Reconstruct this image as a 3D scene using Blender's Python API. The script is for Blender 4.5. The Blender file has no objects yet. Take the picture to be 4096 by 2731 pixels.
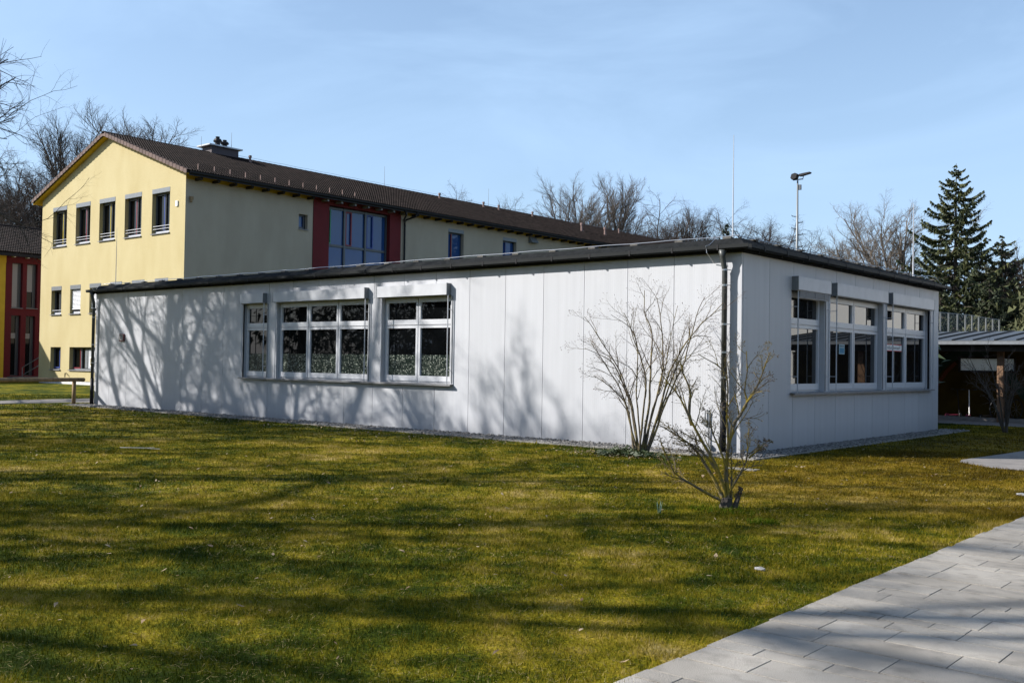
import bpy, math, random
import numpy as np
from mathutils import Matrix, Vector

scene = bpy.context.scene
col = scene.collection
R = math.radians

# ------------------------------------------------------------------ camera
cd = bpy.data.cameras.new('camera'); cam = bpy.data.objects.new('camera', cd); col.objects.link(cam)
cd.sensor_width = 36.0; cd.lens = 35.537; cd.clip_start = 0.05; cd.clip_end = 2000
CAM_AX = [[0.76405, 0.644972, 0.015449], [0.002105, -0.026438, 0.999648], [0.645153, -0.763749, -0.021558]]
m = Matrix.Identity(4)
for i in range(3):
    for j in range(3):
        m[j][i] = CAM_AX[i][j]
m.translation = Vector((8.6317, -16.6438, 1.6))
cam.matrix_world = m
scene.camera = cam

# ------------------------------------------------------------------ light
SUN = Vector((-1.15, -1.0, 0.98)).normalized()          # towards the sun
sl = bpy.data.lights.new('sun', 'SUN'); so = bpy.data.objects.new('sun', sl); col.objects.link(so)
sl.energy = 5.0; sl.angle = R(0.53); sl.color = (1.0, 0.955, 0.90)
so.rotation_euler = SUN.to_track_quat('Z', 'Y').to_euler()
so.location = (-40, -40, 60)

world = bpy.data.worlds.new('World'); scene.world = world; world.use_nodes = True
wt = world.node_tree; wt.nodes.clear()
wo = wt.nodes.new('ShaderNodeOutputWorld'); bg = wt.nodes.new('ShaderNodeBackground')
sky = wt.nodes.new('ShaderNodeTexSky'); sky.sky_type = 'NISHITA'; sky.sun_disc = False
sky.sun_elevation = math.asin(SUN.z); sky.sun_rotation = math.atan2(SUN.x, SUN.y)
sky.air_density = 1.0; sky.dust_density = 0.8; sky.ozone_density = 1.6; sky.altitude = 100
bg.inputs['Strength'].default_value = 0.104
# thin cirrus veil
tc = wt.nodes.new('ShaderNodeTexCoord'); mp = wt.nodes.new('ShaderNodeMapping')
mp.inputs['Scale'].default_value = (1.6, 2.6, 7.0); mp.inputs['Rotation'].default_value = (0.25, 0.2, 0.5)
nz = wt.nodes.new('ShaderNodeTexNoise'); nz.inputs['Scale'].default_value = 1.3; nz.inputs['Detail'].default_value = 6; nz.inputs['Roughness'].default_value = 0.55
nz.inputs['Distortion'].default_value = 0.6
rp = wt.nodes.new('ShaderNodeMapRange'); rp.inputs[1].default_value = 0.44; rp.inputs[2].default_value = 0.70; rp.inputs[3].default_value = 0.0; rp.inputs[4].default_value = 0.55
mx = wt.nodes.new('ShaderNodeMixRGB'); mx.inputs['Color2'].default_value = (2.75, 4.0, 5.75, 1)
wt.links.new(tc.outputs['Generated'], mp.inputs['Vector']); wt.links.new(mp.outputs[0], nz.inputs['Vector'])
# the veil thickens towards the horizon
sz = wt.nodes.new('ShaderNodeSeparateXYZ'); wt.links.new(tc.outputs['Generated'], sz.inputs[0])
def wm(op, a, b_=0.0):
    q = wt.nodes.new('ShaderNodeMath'); q.operation = op
    for i, v in enumerate((a, b_)):
        if isinstance(v, (int, float)): q.inputs[i].default_value = v
        else: wt.links.new(v, q.inputs[i])
    return q.outputs[0]
hz = wm('MULTIPLY', wm('POWER', 2.718, wm('MULTIPLY', wm('MAXIMUM', sz.outputs[2], 0.0), -3.2)), 0.80)
wt.links.new(nz.outputs['Fac'], rp.inputs[0]); wt.links.new(wm('MINIMUM', wm('ADD', rp.outputs[0], hz), 1.0), mx.inputs['Fac'])
wt.links.new(sky.outputs[0], mx.inputs['Color1']); wt.links.new(mx.outputs[0], bg.inputs['Color'])
wt.links.new(bg.outputs[0], wo.inputs['Surface'])

vs = scene.view_settings
vs.view_transform = 'Standard'; vs.look = 'None'; vs.gamma = 1.0; vs.use_curve_mapping = False
vs.exposure = 0.85

# ------------------------------------------------------------------ materials
MATS = {}
def mat(name, c, rough=0.7, c2=None, nscale=4.0, bump=0.0, bscale=40.0, metal=0.0, ior=None, spec=None, stretch=None, detail=5, lo=0.35, hi=0.65, trans=0.0, coat=0.0):
    mm = bpy.data.materials.new(name); mm.use_nodes = True
    nt = mm.node_tree; b = nt.nodes['Principled BSDF']
    b.inputs['Base Color'].default_value = (*c, 1); b.inputs['Roughness'].default_value = rough
    b.inputs['Metallic'].default_value = metal
    if ior: b.inputs['IOR'].default_value = ior
    if spec is not None: b.inputs['Specular IOR Level'].default_value = spec
    if coat: b.inputs['Coat Weight'].default_value = coat
    if c2 is not None or bump:
        g = nt.nodes.new('ShaderNodeNewGeometry')
        src = g.outputs['Position']
        if stretch:
            mp = nt.nodes.new('ShaderNodeMapping'); mp.inputs['Scale'].default_value = stretch
            nt.links.new(src, mp.inputs['Vector']); src = mp.outputs[0]
    if c2 is not None:
        n = nt.nodes.new('ShaderNodeTexNoise'); n.inputs['Scale'].default_value = nscale; n.inputs['Detail'].default_value = detail
        r = nt.nodes.new('ShaderNodeValToRGB')
        r.color_ramp.elements[0].position = lo; r.color_ramp.elements[0].color = (*c, 1)
        r.color_ramp.elements[1].position = hi; r.color_ramp.elements[1].color = (*c2, 1)
        nt.links.new(src, n.inputs['Vector']); nt.links.new(n.outputs['Fac'], r.inputs['Fac']); nt.links.new(r.outputs['Color'], b.inputs['Base Color'])
    if bump:
        n2 = nt.nodes.new('ShaderNodeTexNoise'); n2.inputs['Scale'].default_value = bscale; n2.inputs['Detail'].default_value = 4
        bp = nt.nodes.new('ShaderNodeBump'); bp.inputs['Strength'].default_value = bump; bp.inputs['Distance'].default_value = 0.02
        nt.links.new(g.outputs['Position'], n2.inputs['Vector']); nt.links.new(n2.outputs['Fac'], bp.inputs['Height']); nt.links.new(bp.outputs[0], b.inputs['Normal'])
    MATS[name] = mm
    return mm

def island_tint(mm, amount=0.25):
    """vary the value of every loose piece a little"""
    nt = mm.node_tree; b = nt.nodes['Principled BSDF']
    g = nt.nodes.new('ShaderNodeNewGeometry'); o = nt.nodes.new('ShaderNodeObjectInfo')
    add = nt.nodes.new('ShaderNodeMath'); add.operation = 'ADD'
    fr = nt.nodes.new('ShaderNodeMath'); fr.operation = 'FRACT'
    nt.links.new(g.outputs['Random Per Island'], add.inputs[0]); nt.links.new(o.outputs['Random'], add.inputs[1]); nt.links.new(add.outputs[0], fr.inputs[0])
    mr = nt.nodes.new('ShaderNodeMapRange'); mr.inputs[3].default_value = 1 - amount; mr.inputs[4].default_value = 1 + amount
    nt.links.new(fr.outputs[0], mr.inputs[0])
    hs = nt.nodes.new('ShaderNodeHueSaturation'); nt.links.new(mr.outputs[0], hs.inputs['Value'])
    inp = b.inputs['Base Color']
    if inp.is_linked:
        s = inp.links[0].from_socket; nt.links.new(s, hs.inputs['Color'])
    else:
        hs.inputs['Color'].default_value = inp.default_value
    nt.links.new(hs.outputs[0], inp)

def panel_mat(name, c, axis, wet=0.0):
    """coated metal panel: fine vertical ribs, slight oil-canning, faint streaks"""
    mm = mat(name, c, 0.42)
    nt = mm.node_tree; b = nt.nodes['Principled BSDF']
    g = nt.nodes.new('ShaderNodeNewGeometry'); sx = nt.nodes.new('ShaderNodeSeparateXYZ')
    nt.links.new(g.outputs['Position'], sx.inputs[0])
    ml = nt.nodes.new('ShaderNodeMath'); ml.operation = 'MULTIPLY'; ml.inputs[1].default_value = 2 * math.pi / 0.05
    sn = nt.nodes.new('ShaderNodeMath'); sn.operation = 'SINE'
    nt.links.new(sx.outputs[axis], ml.inputs[0]); nt.links.new(ml.outputs[0], sn.inputs[0])
    n = nt.nodes.new('ShaderNodeTexNoise'); n.inputs['Scale'].default_value = 0.9; n.inputs['Detail'].default_value = 2
    nt.links.new(g.outputs['Position'], n.inputs['Vector'])
    b1 = nt.nodes.new('ShaderNodeBump'); b1.inputs['Strength'].default_value = 0.25; b1.inputs['Distance'].default_value = 0.0012
    b2 = nt.nodes.new('ShaderNodeBump'); b2.inputs['Strength'].default_value = 0.35; b2.inputs['Distance'].default_value = 0.02
    nt.links.new(sn.outputs[0], b1.inputs['Height']); nt.links.new(n.outputs['Fac'], b2.inputs['Height'])
    nt.links.new(b2.outputs[0], b1.inputs['Normal']); nt.links.new(b1.outputs[0], b.inputs['Normal'])
    # dirt: streaks and a splash zone near the ground
    mp = nt.nodes.new('ShaderNodeMapping'); mp.inputs['Scale'].default_value = (7, 7, 0.35)
    n2 = nt.nodes.new('ShaderNodeTexNoise'); n2.inputs['Scale'].default_value = 1.0; n2.inputs['Detail'].default_value = 4
    nt.links.new(g.outputs['Position'], mp.inputs['Vector']); nt.links.new(mp.outputs[0], n2.inputs['Vector'])
    r = nt.nodes.new('ShaderNodeMapRange'); r.inputs[1].default_value = 0.35; r.inputs[2].default_value = 0.8; r.inputs[3].default_value = 1.0; r.inputs[4].default_value = 0.91
    nt.links.new(n2.outputs['Fac'], r.inputs[0])
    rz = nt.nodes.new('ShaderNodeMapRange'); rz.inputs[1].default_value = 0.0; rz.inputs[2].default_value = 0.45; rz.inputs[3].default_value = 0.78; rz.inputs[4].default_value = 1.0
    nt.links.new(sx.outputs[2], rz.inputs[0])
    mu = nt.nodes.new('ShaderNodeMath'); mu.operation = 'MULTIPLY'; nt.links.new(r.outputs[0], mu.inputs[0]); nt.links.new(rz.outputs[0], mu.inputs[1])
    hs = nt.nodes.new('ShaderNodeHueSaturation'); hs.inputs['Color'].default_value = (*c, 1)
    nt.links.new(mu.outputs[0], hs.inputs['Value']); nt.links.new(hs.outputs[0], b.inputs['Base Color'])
    return mm

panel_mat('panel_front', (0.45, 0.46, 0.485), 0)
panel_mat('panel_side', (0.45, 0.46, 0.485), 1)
island_tint(MATS['panel_front'], 0.035); island_tint(MATS['panel_side'], 0.035)
mat('core_dark', (0.035, 0.037, 0.04), 0.8)
mat('white_metal', (0.50, 0.51, 0.535), 0.35, (0.44, 0.45, 0.475), 3.0)
mat('pvc', (0.54, 0.55, 0.575), 0.3)
mat('grey_metal', (0.075, 0.085, 0.095), 0.4, (0.07, 0.077, 0.085), 8)
mat('mid_metal', (0.18, 0.195, 0.21), 0.4, (0.15, 0.16, 0.17), 8)
mat('sill_metal', (0.21, 0.21, 0.215), 0.45, (0.165, 0.165, 0.17), 6)
mat('gutter_metal', (0.014, 0.016, 0.017), 0.5, (0.010, 0.012, 0.013), 2.5)
mat('pipe_metal', (0.050, 0.054, 0.050), 0.4, (0.036, 0.039, 0.037), 3)
mat('steel', (0.55, 0.56, 0.57), 0.3, metal=0.9)
mat('black_metal', (0.012, 0.012, 0.014), 0.5)
mat('bitumen', (0.018, 0.019, 0.020), 0.95, (0.010, 0.011, 0.011), 9, bump=0.9, bscale=60)
mat('block', (0.11, 0.105, 0.09), 0.9, (0.075, 0.07, 0.065), 20, bump=0.4)
mat('glass', (0.003, 0.0035, 0.004), 0.015, ior=1.42)
mat('glass_side', (0.006, 0.007, 0.008), 0.015, ior=1.85)
mat('glass_school', (0.016, 0.060, 0.190), 0.02, ior=1.52)  # blue of the mirrored sky put into the base colour
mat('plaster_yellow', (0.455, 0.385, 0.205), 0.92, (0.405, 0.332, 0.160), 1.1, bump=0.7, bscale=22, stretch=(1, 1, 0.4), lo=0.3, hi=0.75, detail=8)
mat('plaster_shade', (0.40, 0.345, 0.265), 0.92, (0.345, 0.295, 0.225), 1.1, bump=0.7, bscale=22, stretch=(1, 1, 0.4), lo=0.3, hi=0.75, detail=8)  # greyer copy of the yellow plaster, shade put into the colour
mat('eave_bounce_yellow', (0.40, 0.27, 0.03), 0.85)  # wall yellow with light thrown back by the soffit put into the colour
mat('paint_yellow', (0.62, 0.40, 0.02), 0.8, (0.56, 0.35, 0.015), 2.0)
mat('paint_red', (0.125, 0.003, 0.006), 0.8, (0.105, 0.0025, 0.005), 2.0, bump=0.3)
mat('sash_yellow', (0.42, 0.32, 0.008), 0.45)
mat('sash_red', (0.20, 0.016, 0.03), 0.5)
mat('sash_blue', (0.02, 0.05, 0.24), 0.45)
mat('sash_green', (0.02, 0.22, 0.12), 0.45)
mat('tile', (0.022, 0.0155, 0.0135), 0.85, (0.015, 0.0105, 0.009), 1.2, bump=0.4, bscale=30)
island_tint(MATS['tile'], 0.35); MATS['tile'].node_tree.nodes['Principled BSDF'].inputs['Specular IOR Level'].default_value = 0.15
mat('verge', (0.125, 0.080, 0.066), 0.85, (0.09, 0.057, 0.048), 3)
island_tint(MATS['verge'], 0.15)
mat('vent_clay', (0.20, 0.13, 0.11), 0.8)
mat('chimney_clad', (0.045, 0.03, 0.035), 0.6)
mat('plinth', (0.62, 0.62, 0.60), 0.9, (0.5, 0.5, 0.49), 6)
mat('wood_log', (0.30, 0.20, 0.10), 0.8, (0.19, 0.125, 0.06), 6, bump=0.5, stretch=(1, 1, 0.3))
mat('wood_post', (0.17, 0.095, 0.05), 0.8, (0.12, 0.068, 0.036), 10, stretch=(6, 6, 0.6))
mat('wood_dark', (0.035, 0.028, 0.022), 0.8)
mat('concrete', (0.20, 0.182, 0.165), 0.9, (0.15, 0.137, 0.125), 3, bump=0.3, bscale=80)
mat('kerbstone', (0.25, 0.24, 0.22), 0.9, (0.18, 0.17, 0.155), 8, bump=0.4)
def slab_mat():
    mm = mat('slab', (0.325, 0.30, 0.262), 0.92, (0.195, 0.178, 0.152), 1.4, bump=0.5, bscale=150, lo=0.36, hi=0.78, detail=8)
    nt = mm.node_tree; b = nt.nodes['Principled BSDF']; b.inputs['Specular IOR Level'].default_value = 0.2
    g = nt.nodes.new('ShaderNodeNewGeometry')
    def nz_(sc, lo, hi, a, c, dt=3):
        n = nt.nodes.new('ShaderNodeTexNoise'); n.inputs['Scale'].default_value = sc; n.inputs['Detail'].default_value = dt
        r = nt.nodes.new('ShaderNodeMapRange'); r.inputs[1].default_value = lo; r.inputs[2].default_value = hi; r.inputs[3].default_value = a; r.inputs[4].default_value = c
        nt.links.new(g.outputs['Position'], n.inputs['Vector']); nt.links.new(n.outputs['Fac'], r.inputs[0]); return r.outputs[0]
    sp = nz_(190, .3, .7, .82, 1.16); st = nz_(7, .52, .72, 1.0, .72, 6)
    mu = nt.nodes.new('ShaderNodeMath'); mu.operation = 'MULTIPLY'; nt.links.new(sp, mu.inputs[0]); nt.links.new(st, mu.inputs[1])
    hs = nt.nodes.new('ShaderNodeHueSaturation'); nt.links.new(b.inputs['Base Color'].links[0].from_socket, hs.inputs['Color']); nt.links.new(mu.outputs[0], hs.inputs['Value'])
    nt.links.new(hs.outputs[0], b.inputs['Base Color'])
slab_mat(); island_tint(MATS['slab'], 0.12)
mat('joint', (0.07, 0.058, 0.04), 0.95, (0.04, 0.045, 0.018), 5)
mat('gravel', (0.21, 0.20, 0.185), 0.95, (0.10, 0.095, 0.09), 30)
island_tint(MATS['gravel'], 0.5)
mat('gravel_bed', (0.06, 0.055, 0.05), 0.95, (0.035, 0.033, 0.03), 40)
mat('bark', (0.075, 0.060, 0.045), 0.9, (0.045, 0.037, 0.030), 6, bump=0.5)
mat('bark_far', (0.060, 0.048, 0.040), 0.95, (0.085, 0.070, 0.055), 0.6)
mat('bark_brown', (0.045, 0.032, 0.026), 0.95, (0.065, 0.048, 0.038), 0.6)
mat('bark_pale', (0.13, 0.105, 0.080), 0.95, (0.09, 0.072, 0.055), 0.6)
mat('lichen_bark', (0.13, 0.105, 0.065), 0.9, (0.24, 0.175, 0.020), 7, bump=0.5, lo=0.47, hi=0.58)
mat('lichen_twig', (0.12, 0.088, 0.06), 0.85, (0.19, 0.14, 0.03), 5, lo=0.45, hi=0.6)
mat('shrub_bark', (0.10, 0.080, 0.055), 0.9, (0.16, 0.125, 0.04), 7, bump=0.5, lo=0.45, hi=0.62)
mat('twig', (0.12, 0.085, 0.065), 0.85)
mat('twig_dark', (0.085, 0.062, 0.050), 0.85)
mat('needle', (0.030, 0.042, 0.012), 0.7, (0.062, 0.066, 0.008), 0.9, lo=0.42, hi=0.68)
mat('needle_dark', (0.016, 0.026, 0.010), 0.7, (0.040, 0.050, 0.008), 0.8, lo=0.4, hi=0.7)
mat('ivy', (0.022, 0.038, 0.010), 0.6, (0.04, 0.06, 0.012), 1.0)
mat('brush_green', (0.045, 0.055, 0.016), 0.8, (0.075, 0.07, 0.025), 0.7)
mat('leaf_dead', (0.30, 0.23, 0.14), 0.8, (0.15, 0.085, 0.04), 4, lo=0.42, hi=0.6)
island_tint(MATS['leaf_dead'], 0.35)
mat('white_paint', (0.8, 0.8, 0.78), 0.6)
mat('sign_red', (0.55, 0.012, 0.02), 0.5)
mat('sign_white', (0.82, 0.82, 0.80), 0.5)
mat('ink', (0.02, 0.02, 0.022), 0.6)
mat('poster_blue', (0.02, 0.18, 0.30), 0.6)
mat('poster_pale', (0.26, 0.38, 0.42), 0.6)
mat('box_red', (0.10, 0.010, 0.010), 0.5)
mat('box_grey', (0.36, 0.35, 0.34), 0.6)
mat('mural_ochre', (0.065, 0.044, 0.009), 0.95, (0.036, 0.024, 0.005), 1.5)
mat('mural_green', (0.008, 0.030, 0.014), 0.9)
mat('mural_orange', (0.12, 0.030, 0.008), 0.9)
mat('pale_pane', (0.75, 0.77, 0.78), 0.3)
def translucent_pane():
    mm = MATS['pale_pane']; nt = mm.node_tree; tr = nt.nodes.new('ShaderNodeBsdfTranslucent'); tr.inputs['Color'].default_value = (0.8, 0.82, 0.83, 1)
    ms_ = nt.nodes.new('ShaderNodeMixShader'); ms_.inputs[0].default_value = 0.75
    nt.links.new(nt.nodes['Principled BSDF'].outputs[0], ms_.inputs[1]); nt.links.new(tr.outputs[0], ms_.inputs[2]); nt.links.new(ms_.outputs[0], nt.nodes['Material Output'].inputs['Surface'])
translucent_pane()
mat('pink_paint', (0.22, 0.012, 0.05), 0.5)
mat('rubber', (0.015, 0.015, 0.016), 0.7)
mat('seam_metal', (0.065, 0.069, 0.073), 0.5, metal=0.3)
mat('galvanised', (0.20, 0.21, 0.21), 0.5, metal=0.3)
mat('shoot_green', (0.10, 0.17, 0.12), 0.6)
mat('blind_white', (0.82, 0.83, 0.85), 0.5)
mat('blind_grey', (0.28, 0.28, 0.29), 0.5)

def net_mat():
    mm = bpy.data.materials.new('net'); mm.use_nodes = True; nt = mm.node_tree
    b = nt.nodes['Principled BSDF']; b.inputs['Base Color'].default_value = (0.10, 0.125, 0.125, 1); b.inputs['Roughness'].default_value = 0.8
    t = nt.nodes.new('ShaderNodeBsdfTransparent'); mxs = nt.nodes.new('ShaderNodeMixShader')
    g = nt.nodes.new('ShaderNodeNewGeometry'); n = nt.nodes.new('ShaderNodeTexNoise'); n.inputs['Scale'].default_value = 3.0
    nt.links.new(g.outputs['Position'], n.inputs['Vector'])
    mr = nt.nodes.new('ShaderNodeMapRange'); mr.inputs[3].default_value = 0.2; mr.inputs[4].default_value = 0.5; nt.links.new(n.outputs['Fac'], mr.inputs[0])
    nt.links.new(mr.outputs[0], mxs.inputs[0]); nt.links.new(t.outputs[0], mxs.inputs[1]); nt.links.new(b.outputs[0], mxs.inputs[2])
    nt.links.new(mxs.outputs[0], nt.nodes['Material Output'].inputs['Surface']); MATS['net'] = mm
net_mat()

def film_mat():
    """printed privacy film: small pale dots and dashes on dark glass"""
    mm = mat('film', (0.008, 0.011, 0.010), 0.2, spec=0.2)
    nt = mm.node_tree; b = nt.nodes['Principled BSDF']
    g = nt.nodes.new('ShaderNodeNewGeometry')
    sx = nt.nodes.new('ShaderNodeSeparateXYZ'); nt.links.new(g.outputs['Position'], sx.inputs[0])
    cb = nt.nodes.new('ShaderNodeCombineXYZ'); nt.links.new(sx.outputs[0], cb.inputs[0]); nt.links.new(sx.outputs[2], cb.inputs[1])
    def dots(scale, th, seed):
        mp = nt.nodes.new('ShaderNodeMapping'); mp.inputs['Scale'].default_value = scale; mp.inputs['Location'].default_value = (seed, seed, 0)
        v = nt.nodes.new('ShaderNodeTexVoronoi'); v.voronoi_dimensions = '2D'; v.inputs['Scale'].default_value = 1.0; v.inputs['Randomness'].default_value = 0.8
        nt.links.new(cb.outputs[0], mp.inputs['Vector']); nt.links.new(mp.outputs[0], v.inputs['Vector'])
        lt = nt.nodes.new('ShaderNodeMath'); lt.operation = 'LESS_THAN'; lt.inputs[1].default_value = th
        nt.links.new(v.outputs['Distance'], lt.inputs[0]); return lt.outputs[0], v
    d1, v1 = dots((20, 24, 1), 0.30, 0.0); d2, v2 = dots((44, 18, 1), 0.20, 3.3); d3, v3 = dots((16, 46, 1), 0.20, 7.1)
    a1 = nt.nodes.new('ShaderNodeMath'); a1.operation = 'MAXIMUM'; nt.links.new(d1, a1.inputs[0]); nt.links.new(d2, a1.inputs[1])
    a2 = nt.nodes.new('ShaderNodeMath'); a2.operation = 'MAXIMUM'; nt.links.new(a1.outputs[0], a2.inputs[0]); nt.links.new(d3, a2.inputs[1])
    mi = nt.nodes.new('ShaderNodeMixRGB'); mi.inputs['Color1'].default_value = (0.008, 0.012, 0.011, 1)
    cr = nt.nodes.new('ShaderNodeMixRGB'); cr.inputs['Color1'].default_value = (0.03, 0.045, 0.035, 1); cr.inputs['Color2'].default_value = (0.36, 0.39, 0.33, 1)
    sp = nt.nodes.new('ShaderNodeSeparateColor'); nt.links.new(v1.outputs['Color'], sp.inputs[0])
    pw = nt.nodes.new('ShaderNodeMath'); pw.operation = 'POWER'; pw.inputs[1].default_value = 3.0; nt.links.new(sp.outputs[0], pw.inputs[0])
    nt.links.new(pw.outputs[0], cr.inputs['Fac']); nt.links.new(cr.outputs[0], mi.inputs['Color2']); nt.links.new(a2.outputs[0], mi.inputs['Fac'])
    nt.links.new(mi.outputs[0], b.inputs['Base Color'])
film_mat()

GRASS_STOPS = [(0.22, (0.020, 0.034, 0.001)), (0.36, (0.047, 0.061, 0.0015)), (0.48, (0.100, 0.092, 0.003)), (0.60, (0.182, 0.150, 0.006)), (0.74, (0.245, 0.180, 0.020)), (0.90, (0.36, 0.275, 0.10))]
def grass_mat(name, blades):
    mm = bpy.data.materials.new(name); mm.use_nodes = True; nt = mm.node_tree; b = nt.nodes['Principled BSDF']
    b.inputs['Roughness'].default_value = 0.75 if blades else 0.95
    b.inputs['Specular IOR Level'].default_value = 0.08
    g = nt.nodes.new('ShaderNodeNewGeometry')
    n1 = nt.nodes.new('ShaderNodeTexNoise'); n1.inputs['Scale'].default_value = 0.55; n1.inputs['Detail'].default_value = 5; n1.inputs['Roughness'].default_value = 0.62
    n2 = nt.nodes.new('ShaderNodeTexNoise'); n2.inputs['Scale'].default_value = 3.2; n2.inputs['Detail'].default_value = 4
    nt.links.new(g.outputs['Position'], n1.inputs['Vector']); nt.links.new(g.outputs['Position'], n2.inputs['Vector'])
    def M(op, a, b_):
        q = nt.nodes.new('ShaderNodeMath'); q.operation = op
        for i, v in enumerate((a, b_)):
            if isinstance(v, (int, float)): q.inputs[i].default_value = v
            else: nt.links.new(v, q.inputs[i])
        return q.outputs[0]
    v = M('ADD', M('ADD', M('MULTIPLY', M('SUBTRACT', n1.outputs['Fac'], 0.5), 1.5), M('MULTIPLY', M('SUBTRACT', n2.outputs['Fac'], 0.5), 1.0)), 0.545)
    # greener strip along the pavilion, drier to the right of it
    sx = nt.nodes.new('ShaderNodeSeparateXYZ'); nt.links.new(g.outputs['Position'], sx.inputs[0])
    gr = nt.nodes.new('ShaderNodeMapRange'); gr.inputs[1].default_value = -3.2; gr.inputs[2].default_value = -1.0; gr.inputs[3].default_value = 0.0; gr.inputs[4].default_value = -0.17
    nt.links.new(sx.outputs[1], gr.inputs[0])
    rt = nt.nodes.new('ShaderNodeMapRange'); rt.inputs[1].default_value = -0.4; rt.inputs[2].default_value = 2.0; rt.inputs[3].default_value = 0.0; rt.inputs[4].default_value = 1.0
    nt.links.new(sx.outputs[0], rt.inputs[0])
    ry = nt.nodes.new('ShaderNodeMapRange'); ry.inputs[1].default_value = -6.2; ry.inputs[2].default_value = -4.4; ry.inputs[3].default_value = 0.0; ry.inputs[4].default_value = 1.0
    nt.links.new(sx.outputs[1], ry.inputs[0])
    dry = M('MULTIPLY', M('MULTIPLY', rt.outputs[0], ry.outputs[0]), M('ADD', M('MULTIPLY', n2.outputs['Fac'], 1.1), 0.1))
    v = M('ADD', v, gr.outputs[0])
    nr = nt.nodes.new('ShaderNodeMapRange'); nr.inputs[1].default_value = -13.0; nr.inputs[2].default_value = -7.0; nr.inputs[3].default_value = -0.10; nr.inputs[4].default_value = 0.0
    nt.links.new(sx.outputs[1], nr.inputs[0]); v = M('ADD', v, nr.outputs[0])
    if blades:
        v = M('ADD', v, M('MULTIPLY', M('SUBTRACT', g.outputs['Random Per Island'], 0.5), 0.46))
    else:
        n3 = nt.nodes.new('ShaderNodeTexNoise'); n3.inputs['Scale'].default_value = 45; n3.inputs['Detail'].default_value = 3
        nt.links.new(g.outputs['Position'], n3.inputs['Vector'])
        v = M('ADD', v, M('MULTIPLY', M('SUBTRACT', n3.outputs['Fac'], 0.5), 0.5))
    r = nt.nodes.new('ShaderNodeValToRGB'); cr = r.color_ramp
    cr.elements[0].position = GRASS_STOPS[0][0]; cr.elements[0].color = (*GRASS_STOPS[0][1], 1)
    cr.elements[1].position = GRASS_STOPS[-1][0]; cr.elements[1].color = (*GRASS_STOPS[-1][1], 1)
    for p, c in GRASS_STOPS[1:-1]:
        e = cr.elements.new(p); e.color = (*c, 1)
    nt.links.new(v, r.inputs['Fac'])
    r2 = nt.nodes.new('ShaderNodeValToRGB'); r2.color_ramp.elements[0].position = 0.25; r2.color_ramp.elements[0].color = (0.085, 0.045, 0.003, 1)
    r2.color_ramp.elements[1].position = 0.85; r2.color_ramp.elements[1].color = (0.27, 0.185, 0.035, 1)
    e = r2.color_ramp.elements.new(0.55); e.color = (0.15, 0.092, 0.004, 1); nt.links.new(v, r2.inputs['Fac'])
    mq = nt.nodes.new('ShaderNodeMixRGB'); nt.links.new(dry, mq.inputs['Fac']); nt.links.new(r.outputs[0], mq.inputs['Color1']); nt.links.new(r2.outputs[0], mq.inputs['Color2']); r = mq
    nt.links.new(r.outputs[0], b.inputs['Base Color'])
    if blades:
        tr = nt.nodes.new('ShaderNodeBsdfTranslucent'); nt.links.new(r.outputs[0], tr.inputs['Color'])
        ms = nt.nodes.new('ShaderNodeMixShader'); ms.inputs[0].default_value = 0.3
        nt.links.new(b.outputs[0], ms.inputs[1]); nt.links.new(tr.outputs[0], ms.inputs[2]); nt.links.new(ms.outputs[0], nt.nodes['Material Output'].inputs['Surface'])
    else:
        bp = nt.nodes.new('ShaderNodeBump'); bp.inputs['Strength'].default_value = 0.8; bp.inputs['Distance'].default_value = 0.03
        n4 = nt.nodes.new('ShaderNodeTexNoise'); n4.inputs['Scale'].default_value = 30; n4.inputs['Detail'].default_value = 5
        nt.links.new(g.outputs['Position'], n4.inputs['Vector']); nt.links.new(n4.outputs['Fac'], bp.inputs['Height']); nt.links.new(bp.outputs[0], b.inputs['Normal'])
    MATS[name] = mm
grass_mat('lawn_soil', False); grass_mat('grass_blades', True)

for k_, v_ in (('gutter_metal', .12), ('bitumen', .1), ('black_metal', .2), ('core_dark', .1), ('wood_dark', .15), ('mural_ochre', .1)):
    MATS[k_].node_tree.nodes['Principled BSDF'].inputs['Specular IOR Level'].default_value = v_
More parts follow.
